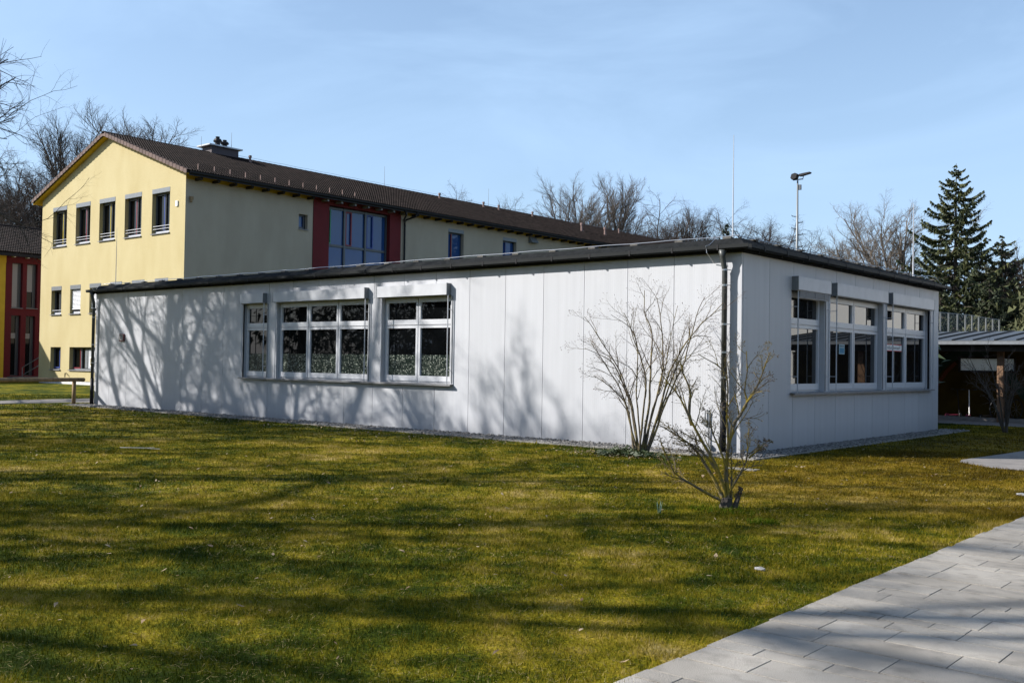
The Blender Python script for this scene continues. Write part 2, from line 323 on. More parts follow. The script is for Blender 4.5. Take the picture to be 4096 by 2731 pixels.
# ------------------------------------------------------------------ mesh helpers
class MB:
    def __init__(s): s.v = []; s.f = []
    def box(s, x0, x1, y0, y1, z0, z1):
        b = len(s.v)
        s.v += [(x0, y0, z0), (x1, y0, z0), (x1, y1, z0), (x0, y1, z0), (x0, y0, z1), (x1, y0, z1), (x1, y1, z1), (x0, y1, z1)]
        s.f += [(b, b+3, b+2, b+1), (b+4, b+5, b+6, b+7), (b, b+1, b+5, b+4), (b+1, b+2, b+6, b+5), (b+2, b+3, b+7, b+6), (b+3, b, b+4, b+7)]
        return s
    def prism(s, poly, axis, a, c):
        """extrude a 2-D polygon along an axis; axis 0: (y,z), 1: (x,z), 2: (x,y)"""
        n = len(poly); b = len(s.v)
        for t in (a, c):
            for p, q in poly:
                s.v.append((t, p, q) if axis == 0 else (p, t, q) if axis == 1 else (p, q, t))
        s.f.append(tuple(range(b, b+n))[::-1]); s.f.append(tuple(range(b+n, b+2*n)))
        for i in range(n):
            j = (i+1) % n; s.f.append((b+i, b+j, b+n+j, b+n+i))
        return s
    def tube(s, pts, r, n=8, caps=True):
        if not isinstance(r, (list, tuple)): r = [r]*len(pts)
        P = [Vector(p) for p in pts]; b = len(s.v)
        for i, p in enumerate(P):
            t = (P[min(i+1, len(P)-1)] - P[max(i-1, 0)]).normalized()
            ref = Vector((0, 0, 1)) if abs(t.z) < 0.9 else Vector((1, 0, 0))
            u = t.cross(ref).normalized(); w = t.cross(u)
            for k in range(n):
                a = 2*math.pi*k/n; s.v.append(tuple(p + r[i]*(math.cos(a)*u + math.sin(a)*w)))
        for i in range(len(P)-1):
            for k in range(n):
                j = (k+1) % n; s.f.append((b+i*n+k, b+i*n+j, b+(i+1)*n+j, b+(i+1)*n+k))
        if caps:
            s.f.append(tuple(b+k for k in range(n))[::-1]); s.f.append(tuple(b+(len(P)-1)*n+k for k in range(n)))
        return s
    def quad(s, a, b_, c, d):
        b = len(s.v); s.v += [a, b_, c, d]; s.f.append((b, b+1, b+2, b+3)); return s
    def mesh(s, name, m, smooth=False):
        me = bpy.data.meshes.new(name); me.from_pydata(s.v, [], s.f)
        me.materials.append(MATS[m] if isinstance(m, str) else m)
        if smooth:
            for p in me.polygons: p.use_smooth = True
        me.update(); return me
    def build(s, name, m, parent=None, smooth=False):
        return link(name, s.mesh(name, m, smooth), parent)

def link(name, data, parent=None):
    o = bpy.data.objects.new(name, data); col.objects.link(o)
    if parent: o.parent = parent
    return o
def tag(o, label=None, cat=None, group=None, kind=None):
    if label: o['label'] = label
    if cat: o['category'] = cat
    if group: o['group'] = group
    if kind: o['kind'] = kind
    return o
def thing(name, label, cat, group=None):
    return tag(link(name, None), label, cat, group)

def mesh_np(name, V, F, m, smooth=False):
    """V (n,3), F (k,3|4)"""
    me = bpy.data.meshes.new(name); k = F.shape[1]
    me.vertices.add(len(V)); me.vertices.foreach_set('co', np.ascontiguousarray(V, np.float32).ravel())
    me.loops.add(F.size); me.loops.foreach_set('vertex_index', np.ascontiguousarray(F, np.int32).ravel())
    me.polygons.add(len(F)); me.polygons.foreach_set('loop_start', np.arange(0, F.size, k, dtype=np.int32))
    me.polygons.foreach_set('loop_total', np.full(len(F), k, np.int32))
    me.polygons.foreach_set('use_smooth', np.full(len(F), smooth, bool))
    me.materials.append(MATS[m]); me.update(calc_edges=True); return me

def tubes_np(branches, n):
    """branches: list of (pts[k,3], radii[k]) -> V, F"""
    Vs, Fs, off = [], [], 0
    ang = np.arange(n) * 2*np.pi/n; ca, sa = np.cos(ang), np.sin(ang)
    for P, r in branches:
        k = len(P); T = np.empty_like(P); T[1:-1] = P[2:]-P[:-2]; T[0] = P[1]-P[0]; T[-1] = P[-1]-P[-2]
        T /= np.linalg.norm(T, axis=1)[:, None] + 1e-9
        ref = np.array([0.31, 0.95, 0.05]) if abs(T[:, 2]).mean() > 0.7 else np.array([0.05, 0.1, 0.99])
        U = np.cross(T, ref); U /= np.linalg.norm(U, axis=1)[:, None] + 1e-9; W = np.cross(T, U)
        ring = P[:, None, :] + r[:, None, None]*(ca[None, :, None]*U[:, None, :] + sa[None, :, None]*W[:, None, :])
        Vs.append(ring.reshape(-1, 3))
        i = np.arange(k-1)[:, None]*n; a = np.arange(n)[None, :]; b = (a+1) % n
        Fs.append(np.stack([off+i+a, off+i+b, off+i+n+b, off+i+n+a], -1).reshape(-1, 4)); off += k*n
    return np.concatenate(Vs), np.concatenate(Fs)

def grow(seed, trunk_h, trunk_r, first, levels, ups, lean=0.0, stems=None):
    """recursive bare tree. levels: list of dicts(count, length, angle, segs, wob); returns branches per level"""
    rg = np.random.RandomState(seed)
    out = [[] for _ in range(len(levels)+1)]
    def branch(p, d, L, r, r1, segs, wob, up):
        P = [p]; d = d/np.linalg.norm(d)
        for i in range(segs):
            d = d + rg.normal(0, wob, 3); d[2] += up; d /= np.linalg.norm(d)
            P.append(P[-1] + d*L/segs)
        return np.array(P), np.linspace(r, r1, segs+1)
    def kids(par, lev):
        if lev >= len(levels): return
        P, r = par; q = levels[lev]; L0 = np.linalg.norm(np.diff(P, axis=0), axis=1).sum()
        c = q['count'] if lev else first_count
        for i in range(c):
            lo = q.get('lo', 0.25)
            t = lo + (1-lo)*(i + rg.uniform(0.1, 0.9))/c
            x = t*(len(P)-1); k = min(int(x), len(P)-2); fr = x-k
            p = P[k]*(1-fr) + P[k+1]*fr; rr = r[k]*(1-fr)+r[k+1]*fr
            tan = P[k+1]-P[k]; tan = tan/np.linalg.norm(tan)
            az = rg.uniform(0, 2*np.pi) if lev else i*2.4+rg.uniform(-.4, .4)
            ref = np.array([0, 0, 1.]) if abs(tan[2]) < 0.9 else np.array([1., 0, 0])
            u = np.cross(tan, ref); u /= np.linalg.norm(u); w = np.cross(tan, u)
            a = q['angle']*rg.uniform(0.65, 1.3)
            d = np.cos(a)*tan + np.sin(a)*(np.cos(az)*u + np.sin(az)*w)
            L = L0*q['length']*rg.uniform(0.7, 1.2)*(1.12-0.62*t if q.get('cone', True) else 1.05-.35*t)
            r0 = min(rr*0.72, max(q['rad']*rg.uniform(0.8, 1.2), 0.002))
            b = branch(p, d, L, r0, r0*0.35, q['segs'], q['wob'], ups[lev+1])
            out[lev+1].append(b); kids(b, lev+1)
    first_count = first
    if stems is None:
        t = branch(np.zeros(3), np.array([lean, 0, 1.0]), trunk_h, trunk_r, trunk_r*0.25, 9, 0.05, ups[0])
        t[1][0] *= 1.5
        stems = [t]
    for t in stems:
        out[0].append(t); kids(t, 0)
    return out

def tree_meshes(name, br, bark, twig, nthick=6, split=2, ivy=None):
    thick = [b for l in br[:split] for b in l]; thin = [b for l in br[split:] for b in l]
    V, F = tubes_np(thick, nthick); a = mesh_np(name+'_trunk', V, F, bark, True)
    V, F = tubes_np(thin, 3); b = mesh_np(name+'_crown', V, F, twig, True)
    return a, b

def place_tree(name, meshes, loc, s, rot, label, group=None, extra=None, cat='tree'):
    t = thing(name, label, cat, group); t.location = loc; t.rotation_euler = (0, 0, rot)
    t.scale = (s, s, s) if not isinstance(s, tuple) else s
    link('trunk', meshes[0], t); link('crown', meshes[1], t)
    for nm, me in (extra or []): link(nm, me, t)
    return t

BASE = {}
_link0 = link
def link(name, data, parent=None):
    o = _link0(name, data, parent)
    if parent is not None and parent.name in BASE:
        o.matrix_parent_inverse = Matrix.Translation(-Vector(BASE[parent.name]))
    return o
def base(o, loc):
    o.location = loc; BASE[o.name] = loc; return o

class TB(MB):
    """mesh builder in wall space: s along the wall, o outwards, z up"""
    def __init__(s, T): MB.__init__(s); s.T = T
    def mesh(s, name, m, smooth=False):
        s.v = [s.T(*p) for p in s.v]; return MB.mesh(s, name, m, smooth)

# ================================================================== GROUND
NS = 40
g = MB(); g.quad((-500, -500, 0), (500, -500, 0), (500, 500, 0), (-500, 500, 0))
lawn = tag(g.build('lawn', 'lawn_soil'), 'mown lawn of mixed green and straw coloured grass', None, None, 'structure')

# paved path: rows of slabs running across, each slab its own piece
PX0, PX1 = 5.776, 9.9
pv = MB().box(PX0+0.01, PX1, -17.5, 0.9, -0.1, 0.010)
pavement = tag(pv.build('pavement', 'joint'), 'path paved with pale grey concrete slabs', None, None, 'structure')
rng = random.Random(11)
rows = [(-12.12, -11.82), (-11.82, -11.52), (-11.52, -11.35), (-11.35, -11.02), (-11.02, -10.72), (-10.72, -10.41), (-10.41, -10.23), (-10.23, -10.08), (-10.08, -9.76), (-9.76, -9.45), (-9.45, -9.29), (-9.29, -9.00), (-9.00, -8.68), (-8.68, -8.38)]
y = -12.12
lowrows = []
while y > -17.3:
    w = rng.choice([.31, .31, .31, .16]); lowrows.append((y-w, y)); y -= w
y = -8.38
while y < 0.5:
    w = rng.choice([.31, .31, .30, .16, .16]); rows.append((y, y+w)); y += w
known = {(-12.12, -11.82): [6.18+0.35], (-11.82, -11.52): [6.18, 6.86], (-11.52, -11.35): [6.06, 6.46], (-11.35, -11.02): [6.28, 6.69], (-11.02, -10.72): [6.18, 6.93], (-10.72, -10.41): [6.09, 6.49, 7.11], (-10.41, -10.23): [5.96, 6.38], (-10.23, -10.08): [6.03, 6.27, 6.58], (-9.76, -9.45): [6.09, 6.70], (-9.29, -9.00): [6.29, 6.9], (-9.00, -8.68): [6.40], (-8.68, -8.38): [6.08, 6.6]}
rest = MB(); nslab = 0
def slab_into(b, x0, x1, y0, y1, dz):
    g_ = rng.uniform(.0014, .0030); gy = rng.uniform(.0055, .0085); c = 0.0015
    x0 += g_; x1 -= g_; y0 += gy; y1 -= gy; zt = 0.022+dz; k = len(b.v)
    b.v += [(x0, y0, -.02), (x1, y0, -.02), (x1, y1, -.02), (x0, y1, -.02), (x0, y0, zt-c), (x1, y0, zt-c), (x1, y1, zt-c), (x0, y1, zt-c), (x0+c, y0+c, zt), (x1-c, y0+c, zt), (x1-c, y1-c, zt), (x0+c, y1-c, zt)]
    for lo in (0, 4):
        for i in range(4):
            j = (i+1) % 4; b.f.append((k+lo+i, k+lo+j, k+lo+4+j, k+lo+4+i))
    b.f.append((k+8, k+9, k+10, k+11))
for r in lowrows + rows:
    cuts = [PX0 + rng.uniform(-0.012, 0.012)] + known.get(r, [])
    while cuts[-1] < PX1 - 0.3: cuts.append(cuts[-1] + rng.choice([.31, .45, .45, .6, .6, .75])*(1 if r[1]-r[0] > .2 else .7))
    cuts[-1] = PX1
    for x0, x1 in zip(cuts, cuts[1:]):
        dz = rng.uniform(-.0015, .0015)
        if r[0] > -12.7 and r[1] < -1.0 and x0 < 6.0 + (r[0]+13)*0.0 + 1.5 and nslab < 290:
            b = MB(); slab_into(b, x0, x1, r[0], r[1], dz); b.build('paving_slab', 'slab', pavement); nslab += 1
        else: slab_into(rest, x0, x1, r[0], r[1], dz)
tag(rest.build('paving_slabs', 'slab', pavement), kind='stuff')

def poly_sheet(name, pts, z, m, label):
    b = MB(); b.prism(pts, 2, -0.05, z); return tag(b.build(name, m), label, None, None, 'structure')
SIDE = [(3.12, 2.35), (3.22, 1.92), (3.57, 1.56), (3.95, 1.22), (4.7, 1.12), (5.77, 1.05), (9.9, 1.05), (9.9, 14.9), (3.75, 14.9), (3.55, 8.0), (3.40, 5.5), (3.30, 4.2), (3.20, 3.2)]
poly_sheet('side_path', SIDE, 0.008, 'concrete', 'smooth concrete path branching off behind the lawn')
poly_sheet('shelter_path', [(-9, 14.95), (9.9, 14.95), (9.9, 17.1), (-9, 17.1)], 0.010, 'concrete', 'concrete strip in front of the bicycle shelter')
poly_sheet('footpath', [(-28.1, -14), (-25.6, -14), (-25.72, -2.0), (-25.83, 0), (-25.2, .75), (-24.6, 3), (-24.6, 10.6), (-28.4, 10.6), (-28.68, 2.5), (-28.7, 1.3), (-28.1, -1)], 0.008, 'concrete', 'pale footpath crossing the grass behind the log rail')

# gravel bed, kerb
gb = MB().box(-24.1, .58, -.68, 0.06, -.05, .012); gb.box(-0.02, .58, 0.062, 11.6, -.05, .010)
tag(gb.build('gravel_bed', 'gravel_bed'), 'gravel bed along the foot of the white building', None, None, 'structure')
kb = MB().box(-24.1, .585, -.73, -.682, -.08, .028); kb.box(.588, .636, -.73, 11.65, -.08, .026)
tag(kb.build('kerb', 'kerbstone'), 'narrow concrete edging between gravel and lawn', None, None, 'structure')
rs = np.random.RandomState(5)
PH = (1+5**.5)/2
ICO = np.array([(-1, PH, 0), (1, PH, 0), (-1, -PH, 0), (1, -PH, 0), (0, -1, PH), (0, 1, PH), (0, -1, -PH), (0, 1, -PH), (PH, 0, -1), (PH, 0, 1), (-PH, 0, -1), (-PH, 0, 1)])/1.9
ICF = np.array([(0,11,5),(0,5,1),(0,1,7),(0,7,10),(0,10,11),(1,5,9),(5,11,4),(11,10,2),(10,7,6),(7,1,8),(3,9,4),(3,4,2),(3,2,6),(3,6,8),(3,8,9),(4,9,5),(2,4,11),(6,2,10),(8,6,7),(9,8,1)])
def stones(n, x0, x1, y0, y1, smin, smax, z0=.012):
    c = np.stack([rs.uniform(x0, x1, n), rs.uniform(y0, y1, n), np.full(n, z0)], 1)
    s = rs.uniform(smin, smax, (n, 1, 1))*rs.uniform(.6, 1.15, (n, 1, 3)); s[:, :, 2] *= .7
    a = rs.uniform(0, 6.28, n); ca, sa = np.cos(a), np.sin(a)
    v = ICO[None]*s*(1+rs.uniform(-.14, .14, (n, 12, 1)))
    x = v[..., 0]*ca[:, None]-v[..., 1]*sa[:, None]; yy = v[..., 0]*sa[:, None]+v[..., 1]*ca[:, None]
    v = np.stack([x, yy, v[..., 2]], -1) + c[:, None, :]; v[..., 2] += s[:, 0, 2][:, None]*.5
    return v.reshape(-1, 3), (ICF[None]+np.arange(n)[:, None, None]*12).reshape(-1, 3)
def merge(parts):
    V, F, o = [], [], 0
    for v, f in parts: V.append(v); F.append(f+o); o += len(v)
    return np.concatenate(V), np.concatenate(F)
V, F = merge([stones(3800, -24.0, -8, -.66, -.01, .022, .045), stones(4200, -8, .56, -.66, -.01, .016, .036), stones(500, -8, .56, -.3, -.01, .02, .04, .03), stones(3200, .02, .56, 0, 11.5, .018, .04)])
tag(link('gravel', mesh_np('gravel', V, F, 'gravel')), 'grey and white pebbles along the wall', None, None, 'stuff')

# ================================================================== PAVILION
pav = base(thing('pavilion', 'low white panel-clad pavilion with flat dark roof and shutter boxes over its windows', 'building'), (-11.7, 5.5, 0))
FT = lambda s, o, z: (s, -o, z)
RT = lambda s, o, z: (o, s, z)
WTOP, WBOT = 3.675, 0.03
XL, YB = -23.47, 11.05
OZ0, OZ1 = 1.10, 3.13
F_OPEN = [(-15.23, -14.14), (-13.71, -10.05), (-9.56, -7.25)]
R_OPEN = [(2.08, 3.68), (3.98, 6.97), (7.30, 10.33)]
core = MB()
core.box(XL+.02, -.06, .055, .30, 0, OZ0-.02); core.box(XL+.02, -.06, .055, .30, OZ1, WTOP)
for a, b in [(XL+.02, F_OPEN[0][0]-.02), (F_OPEN[0][1]+.02, F_OPEN[1][0]-.02), (F_OPEN[1][1]+.02, F_OPEN[2][0]-.02), (F_OPEN[2][1]+.02, -.06)]: core.box(a, b, .055, .30, OZ0-.02, OZ1)
core.box(-.30, -.055, .302, YB-.02, 0, OZ0-.02); core.box(-.30, -.055, .302, YB-.02, OZ1, WTOP)
for a, b in [(.302, R_OPEN[0][0]-.02), (R_OPEN[0][1]+.02, R_OPEN[1][0]-.02), (R_OPEN[1][1]+.02, R_OPEN[2][0]-.02), (R_OPEN[2][1]+.02, YB-.02)]: core.box(-.30, -.055, a, b, OZ0-.02, OZ1)
core.box(XL+.02, XL+.2, .302, YB-.02, 0, WTOP); core.box(XL+.2, -.302, YB-.2, YB-.02, 0, WTOP)
core.box(XL+.2, -.302, .31, YB-.22, -.02, .04)
core.build('inner_wall', 'core_dark', pav)
def cut_panel(T, m, a, b, opens, name='wall_panel'):
    g_ = .0055; a += g_; b -= g_
    o0, o1 = opens[0][0], opens[-1][1]
    if b <= o0 or a >= o1: TB(T).box(a, b, -.05, 0, WBOT, WTOP).build(name, m, pav); return
    xs = sorted({a, b} | {t for t in (o0, o1) if a < t < b})
    lo, hi, full = (a, b), (a, b), None
    for x0, x1 in zip(xs, xs[1:]):
        if x1 <= o0 or x0 >= o1: full = (x0, x1)
    if full is None:
        TB(T).box(a, b, -.05, 0, WBOT, OZ0-.012).build(name, m, pav); TB(T).box(a, b, -.05, 0, OZ1+.003, WTOP).build(name, m, pav)
    else:
        p = TB(T).box(full[0], full[1], -.05, 0, WBOT, WTOP)
        x0, x1 = (a, full[0]) if full[0] > a else (full[1], b)
        p.box(x0, x1, -.05, 0, WBOT, OZ0-.012).box(x0, x1, -.05, 0, OZ1+.003, WTOP).build(name, m, pav)
XJ = [-.36-1.0545*k for k in range(22)] + [XL]
for b, a in zip(XJ, XJ[1:]): cut_panel(FT, 'panel_front', a, b, F_OPEN)
YJ = [0.06] + [1.12+1.0535*k for k in range(10)] + [YB]
for a, b in zip(YJ, YJ[1:]): cut_panel(RT, 'panel_side', a, b, R_OPEN)
MB().box(-.3565, 0, 0, .055, WBOT, WTOP).build('corner_panel', 'panel_front', pav)
for T, m, ops in ((FT, 'panel_front', F_OPEN), (RT, 'panel_side', R_OPEN)):
    for (a, b), (c, d) in zip(ops, ops[1:]):
        TB(T).box(b, c, -.16, -.001, OZ0+.003, OZ1).build('pier_panel', m, pav)
    TB(T).box(ops[0][0]-.018, ops[0][0], -.16, -.002, OZ0, OZ1-.002).build('jamb', m, pav)
    TB(T).box(ops[-1][1], ops[-1][1]+.018, -.16, -.002, OZ0, OZ1-.002).build('jamb', m, pav)
    a, b = ops[0][0]-.05, ops[-1][1]+.1
    TB(T).prism([(-.15, OZ0+.012), (.11, OZ0-.002), (.11, OZ0-.04), (.102, OZ0-.04), (.102, OZ0-.012), (-.15, OZ0-.006)], 0, a, b).build('sill', 'sill_metal', pav)

def pav_window(T, a, b, n, film, gl='glass'):
    fr = TB(T); z0, z1 = OZ0+.012, OZ1
    d0, d1 = -.155, -.115
    fr.box(a+.002, b-.002, d0, d1, z0, z0+.045); fr.box(a+.002, b-.002, d0, d1, 3.085, z1)
    fr.box(a+.002, a+.045, d0, d1, z0+.045, 3.085); fr.box(b-.045, b-.002, d0, d1, z0+.045, 3.085)
    w = (b-a-.07)/n
    xs = [a+.035+w*i for i in range(n+1)]
    for x in xs[1:-1]: fr.box(x-.02, x+.02, d0, d1-.008, z0+.045, 3.085)
    fr.box(a+.045, b-.045, d0, d1-.006, 2.455, 2.515)
    win = fr.build('window', 'pvc', pav)
    for x0, x1 in zip(xs, xs[1:]):
        x0 += .012; x1 -= .012
        for (q0, q1, br) in ((1.15, 2.455, .125), (2.475, 3.095, .12)):
            s = TB(T); e0, e1 = -.150, -.092; t = .062
            gz0, gz1 = q0+br, q1-(.06 if q1 < 2.6 else .095)
            s.box(x0, x1, e0, e1, q0, gz0); s.box(x0, x1, e0, e1, gz1, q1)
            s.box(x0, x0+t, e0, e1, gz0, gz1); s.box(x1-t, x1, e0, e1, gz0, gz1)
            # glazing bead
            s.box(x0+t, x0+t+.012, e0, -.112, gz0, gz1); s.box(x1-t-.012, x1-t, e0, -.112, gz0, gz1)
            s.build('sash', 'pvc', win)
            TB(T).box(x0+t, x1-t, -.146, -.134, gz0, gz1).build('pane', gl, win)
            if film and q1 < 2.6:
                TB(T).box(x0+t+.014, x1-t-.014, -.1335, -.1325, gz0+.004, 1.765).build('privacy_film', 'film', win)
    return win
for (a, b), n in zip(F_OPEN, (1, 3, 2)): pav_window(FT, a, b, n, True)
RW = [pav_window(RT, a, b, n, False, 'glass_side') for (a, b), n in zip(R_OPEN, (1, 2, 2))]
BOXES = [(FT, -15.23, -14.15), (FT, -13.72, -10.05), (FT, -9.62, -7.27), (RT, 2.09, 3.70), (RT, 4.0, 7.0), (RT, 7.29, 10.30)]
for T, a, b in BOXES:
    sb = TB(T); sb.box(a+.012, b-.012, 0.001, .138, OZ1+.004, 3.395)
    o = sb.build('shutter_box', 'white_metal', pav)
    for x0, x1 in ((a, a+.0115), (b-.0115, b)):
        TB(T).box(x0, x1, .001, .141, OZ1, 3.399).build('end_cap', 'mid_metal', o)
    TB(T).box(a+.02, b-.02, .03, .10, OZ1-.012, OZ1+.002).build('bottom_rail', 'mid_metal', o)
for T, ops in ((FT, F_OPEN), (RT, R_OPEN)):
    for a, b in ops:
        for s_ in (a+.09, b-.01):
            r = TB(T); r.tube([(s_, .10, OZ0-.002), (s_, .10, OZ1)], .013, 6)
            for z in (1.42, 2.80): r.box(s_-.006, s_+.006, -.05 if s_ < b-.05 else 0.0, .09, z, z+.012)
            r.build('guide_rail', 'white_metal', pav)
        # dark channel beside each opening
        TB(T).box(b+.03, b+.055, .0005, .012, OZ0+.02, OZ1-.02).build('cover_strip', 'mid_metal', pav)
# half lowered slat blind under the first shutter box of the side wall
bl = TB(RT)
for i in range(5): bl.box(2.22, 3.66, .05, .115, 3.105-.022*i, 3.118-.022*i)
bl.box(2.22, 3.66, .06, .10, 2.985, 3.01)
for s_ in (2.5, 2.95, 3.4): bl.box(s_, s_+.02, .117, .121, 3.0, 3.125)
bl.build('slat_blind', 'blind_grey', pav)

# roof, gutters, downpipes
rf = MB(); X0, X1, Y0_, Y1 = XL-.1, .1, -.1, YB+.1
rf.box(X0, X1, Y0_, Y1, WTOP+.004, 3.80)
b = len(rf.v); e, t = .02, .20
for (d, z) in ((-e, 3.803), (t, 3.955)):
    rf.v += [(X0+d, Y0_+d, z), (X1-d, Y0_+d, z), (X1-d, Y1-d, z), (X0+d, Y1-d, z)]
for i in range(4):
    j = (i+1) % 4; rf.f.append((b+i, b+j, b+4+j, b+4+i))
rf.f.append((b+4, b+5, b+6, b+7)); rf.f.append((b+3, b+2, b+1, b))
roof = rf.build('roof', 'bitumen', pav)
def gutter(T, a, b_):
    p = TB(T); o0, o1, z0, z1 = .105, .245, 3.722, 3.806
    p.prism([(o0, z1), (o0, z0), (o1-.02, z0), (o1, z0+.02), (o1, z1), (o1-.012, z1), (o1-.012, z0+.025), (o1-.028, z0+.01), (o0+.006, z0+.01), (o0+.006, z1)], 0, a, b_)
    return p.build('gutter', 'gutter_metal', pav)
G1 = gutter(FT, XL-.245, .2445)
G2 = gutter(lambda s, o, z: (o, s, z), -.104, YB+.245)
TB(lambda s, o, z: (XL-o, s, z)).box(-.104, YB+.2, .106, .245, 3.735, 3.80).build('gutter', 'gutter_metal', pav)
for T, g_, a, b_ in ((FT, G1, -23.3, .1), (RT, G2, .4, YB)):
    s_ = a
    while s_ < b_:
        TB(T).box(s_, s_+.028, .13, .251, 3.712, 3.7205).box(s_, s_+.028, .246, .252, 3.712, 3.812).box(s_, s_+.03, .10, .13, 3.69, 3.7205).build('bracket', 'black_metal', g_)
        s_ += .955
def downpipe(x, zc, dark):
    p = MB(); p.tube([(x-.02, -.165, 3.72), (x-.02, -.165, 3.60), (x-.01, -.16, 3.53), (x, -.118, 3.38), (x, -.112, 3.30), (x, -.112, .05)], [.085, .05, .05, .05, .05, .05], 12)
    o = p.build('downpipe', 'pipe_metal', pav, True)
    for z in zc: MB().tube([(x, -.112, z-.016), (x, -.112, z+.016)], .055, 12).tube([(x+.04, -.112, z), (x+.07, -.05, z), (x+.07, 0, z)], .008, 5).build('clamp', 'steel', o)
    MB().tube([(x, -.112, dark), (x, -.112, .0)], .058, 12).build('standpipe', 'black_metal', o, True)
downpipe(-.285, (3.36, 3.08, 2.37, 1.86, 1.40), .95)
downpipe(-23.40, (3.2, 2.9, 2.0, 1.4, .8), .9)
# small water tap pipe near the front corner
MB().tube([(-.62, -.03, .02), (-.62, -.03, .75), (-.66, -.03, .80), (-.70, -.03, .75), (-.70, -.03, .62)], .012, 6).box(-.75, -.65, -.06, -.005, .52, .62).box(-.70, -.56, -.07, -.005, .05, .16).build('tap_pipe', 'mid_metal', pav)
# lightning protection along the roof edge
wz, wy = 4.005, .17
lc = MB(); pts = [(-23.2 + i*.48, wy, wz + .006*math.sin(i*1.7)) for i in range(48)] + [(-.15, wy, wz+.012)]
lc.tube(pts, .0085, 5); lc.tube([(-.62, wy, wz), (-.62, .02, 3.90), (-.62, -.1, 3.83), (-.60, -.255, 3.80), (-.58, -.255, 3.68), (-.55, -.03, 3.50)], .008, 5)
lc.tube([(-.09, .0+i*.5, 3.985) for i in range(22)], .0085, 5)
lw = lc.build('lightning_wire', 'steel', pav)
x = -22.9
while x < -.2:
    MB().box(x, x+.17, wy-.06, wy+.06, 3.957, 3.990).box(x+.05, x+.12, wy-.02, wy+.02, 3.990, 4.0).build('holder_block', 'block', lw); x += 1.02
y = .6
while y < 11:
    MB().box(-.16, -.04, y, y+.15, 3.957, 3.98).build('holder_block', 'block', lw); y += 1.02
for (x, y, z1, r) in ((-.43, .45, 5.95, .010), (-.5, 10.55, 5.98, .014), (-23.16, .5, 5.93, .010)):
    MB().tube([(x, y, 3.95), (x, y, 4.9 if z1 > 5 else 4.3), (x, y, z1)], [r*1.4, r, r*.45], 6).tube([(x, y, 3.955), (x, y, 4.0)], [.14, .10], 12).build('lightning_rod', 'white_metal', pav)
# low looped wire at the far end of the side roof and at the far left
MB().tube([(.0, 9.6, 3.97), (.02, 10.2, 4.02), (.04, 10.7, 4.0), (.10, 10.95, 3.84)], .009, 5).build('wire_loop', 'steel', pav)
MB().tube([(-23.3, -.1, 3.83), (-23.2, .0, 3.98), (-22.6, .17, 4.02)], .009, 5).build('wire_loop', 'steel', pav)

# things on / in the pavilion
kb_ = base(thing('key_box', 'small red framed box with grey plate on the white wall, near its left end', 'box'), (-21.72, 0, 2.1))
MB().box(-21.86, -21.58, -.05, 0, 2.11, 2.345).build('case', 'box_red', kb_)
MB().box(-21.845, -21.625, -.0535, -.050, 2.145, 2.32).build('face', 'box_grey', kb_)
pm = MB()
for i, (x0, x1, z) in enumerate([(-21.82, -21.77, 2.29), (-21.74, -21.68, 2.29), (-21.82, -21.66, 2.265), (-21.80, -21.67, 2.225), (-21.80, -21.70, 2.205), (-21.78, -21.69, 2.18)]): pm.box(x0, x1, -.0545, -.0535, z, z+.011 if i != 2 else z+.016)
pm.build('print', 'ink', kb_)
po = base(thing('poster', 'small pale blue poster stuck in the middle window of the side wall', 'poster'), (-.13, 4.92, 1.9))
PO = lambda s, o, z: (-.1328+o, s, z)
TB(PO).box(4.77, 5.08, 0, .0012, 1.91, 2.125).build('sheet', 'poster_pale', po)
TB(PO).box(4.80, 5.05, .0013, .002, 1.93, 2.045).build('print_block', 'poster_blue', po)
pb = TB(PO)
for i in range(3): pb.box(4.81+.08*i, 4.86+.08*i, .0013, .002, 2.075, 2.10)
pb.build('print', 'ink', po)

def text_mesh(name, body, size, m, ext=.001):
    cu = bpy.data.curves.new(name, 'FONT'); cu.body = body; cu.size = size; cu.align_x = 'CENTER'; cu.align_y = 'CENTER'; cu.extrude = ext
    o = bpy.data.objects.new(name, cu); col.objects.link(o)
    dg = bpy.context.evaluated_depsgraph_get(); me = bpy.data.meshes.new_from_object(o.evaluated_get(dg))
    bpy.data.objects.remove(o); bpy.data.curves.remove(cu); me.name = name
    me.materials.clear(); me.materials.append(MATS[m]); return me
sg = base(thing('sign_reflection', 'reflection of a white red-edged sign with mirrored lettering, built onto the last side pane', 'sign'), (-.13, 8.2, 2.0))  # mirror image of a sign elsewhere, modelled as a board on the pane
SG = lambda s, o, z: (-.1326+o, s, z)
TB(SG).box(7.515, 8.655, 0, .0010, 2.035, 2.20).build('board', 'sign_white', sg)
TB(SG).box(7.515, 8.655, .0011, .0016, 2.035, 2.053).box(7.515, 8.655, .0011, .0016, 2.182, 2.20).build('border', 'sign_red', sg)
me = text_mesh('lettering', 'Feuerwehrzufahrt', .13, 'ink', .0004)
lo = link('lettering', me, sg)
# mirrored writing: read along -y
lo.matrix_basis = Matrix(((0, 0, 1, -.1326+.0018), (-1, 0, 0, 8.09), (0, 1, 0, 2.118), (0, 0, 0, 1))) 
TB(SG).box(8.02, 8.15, -.0004, .0004, 1.30, 2.034).build('post', 'mid_metal', sg)

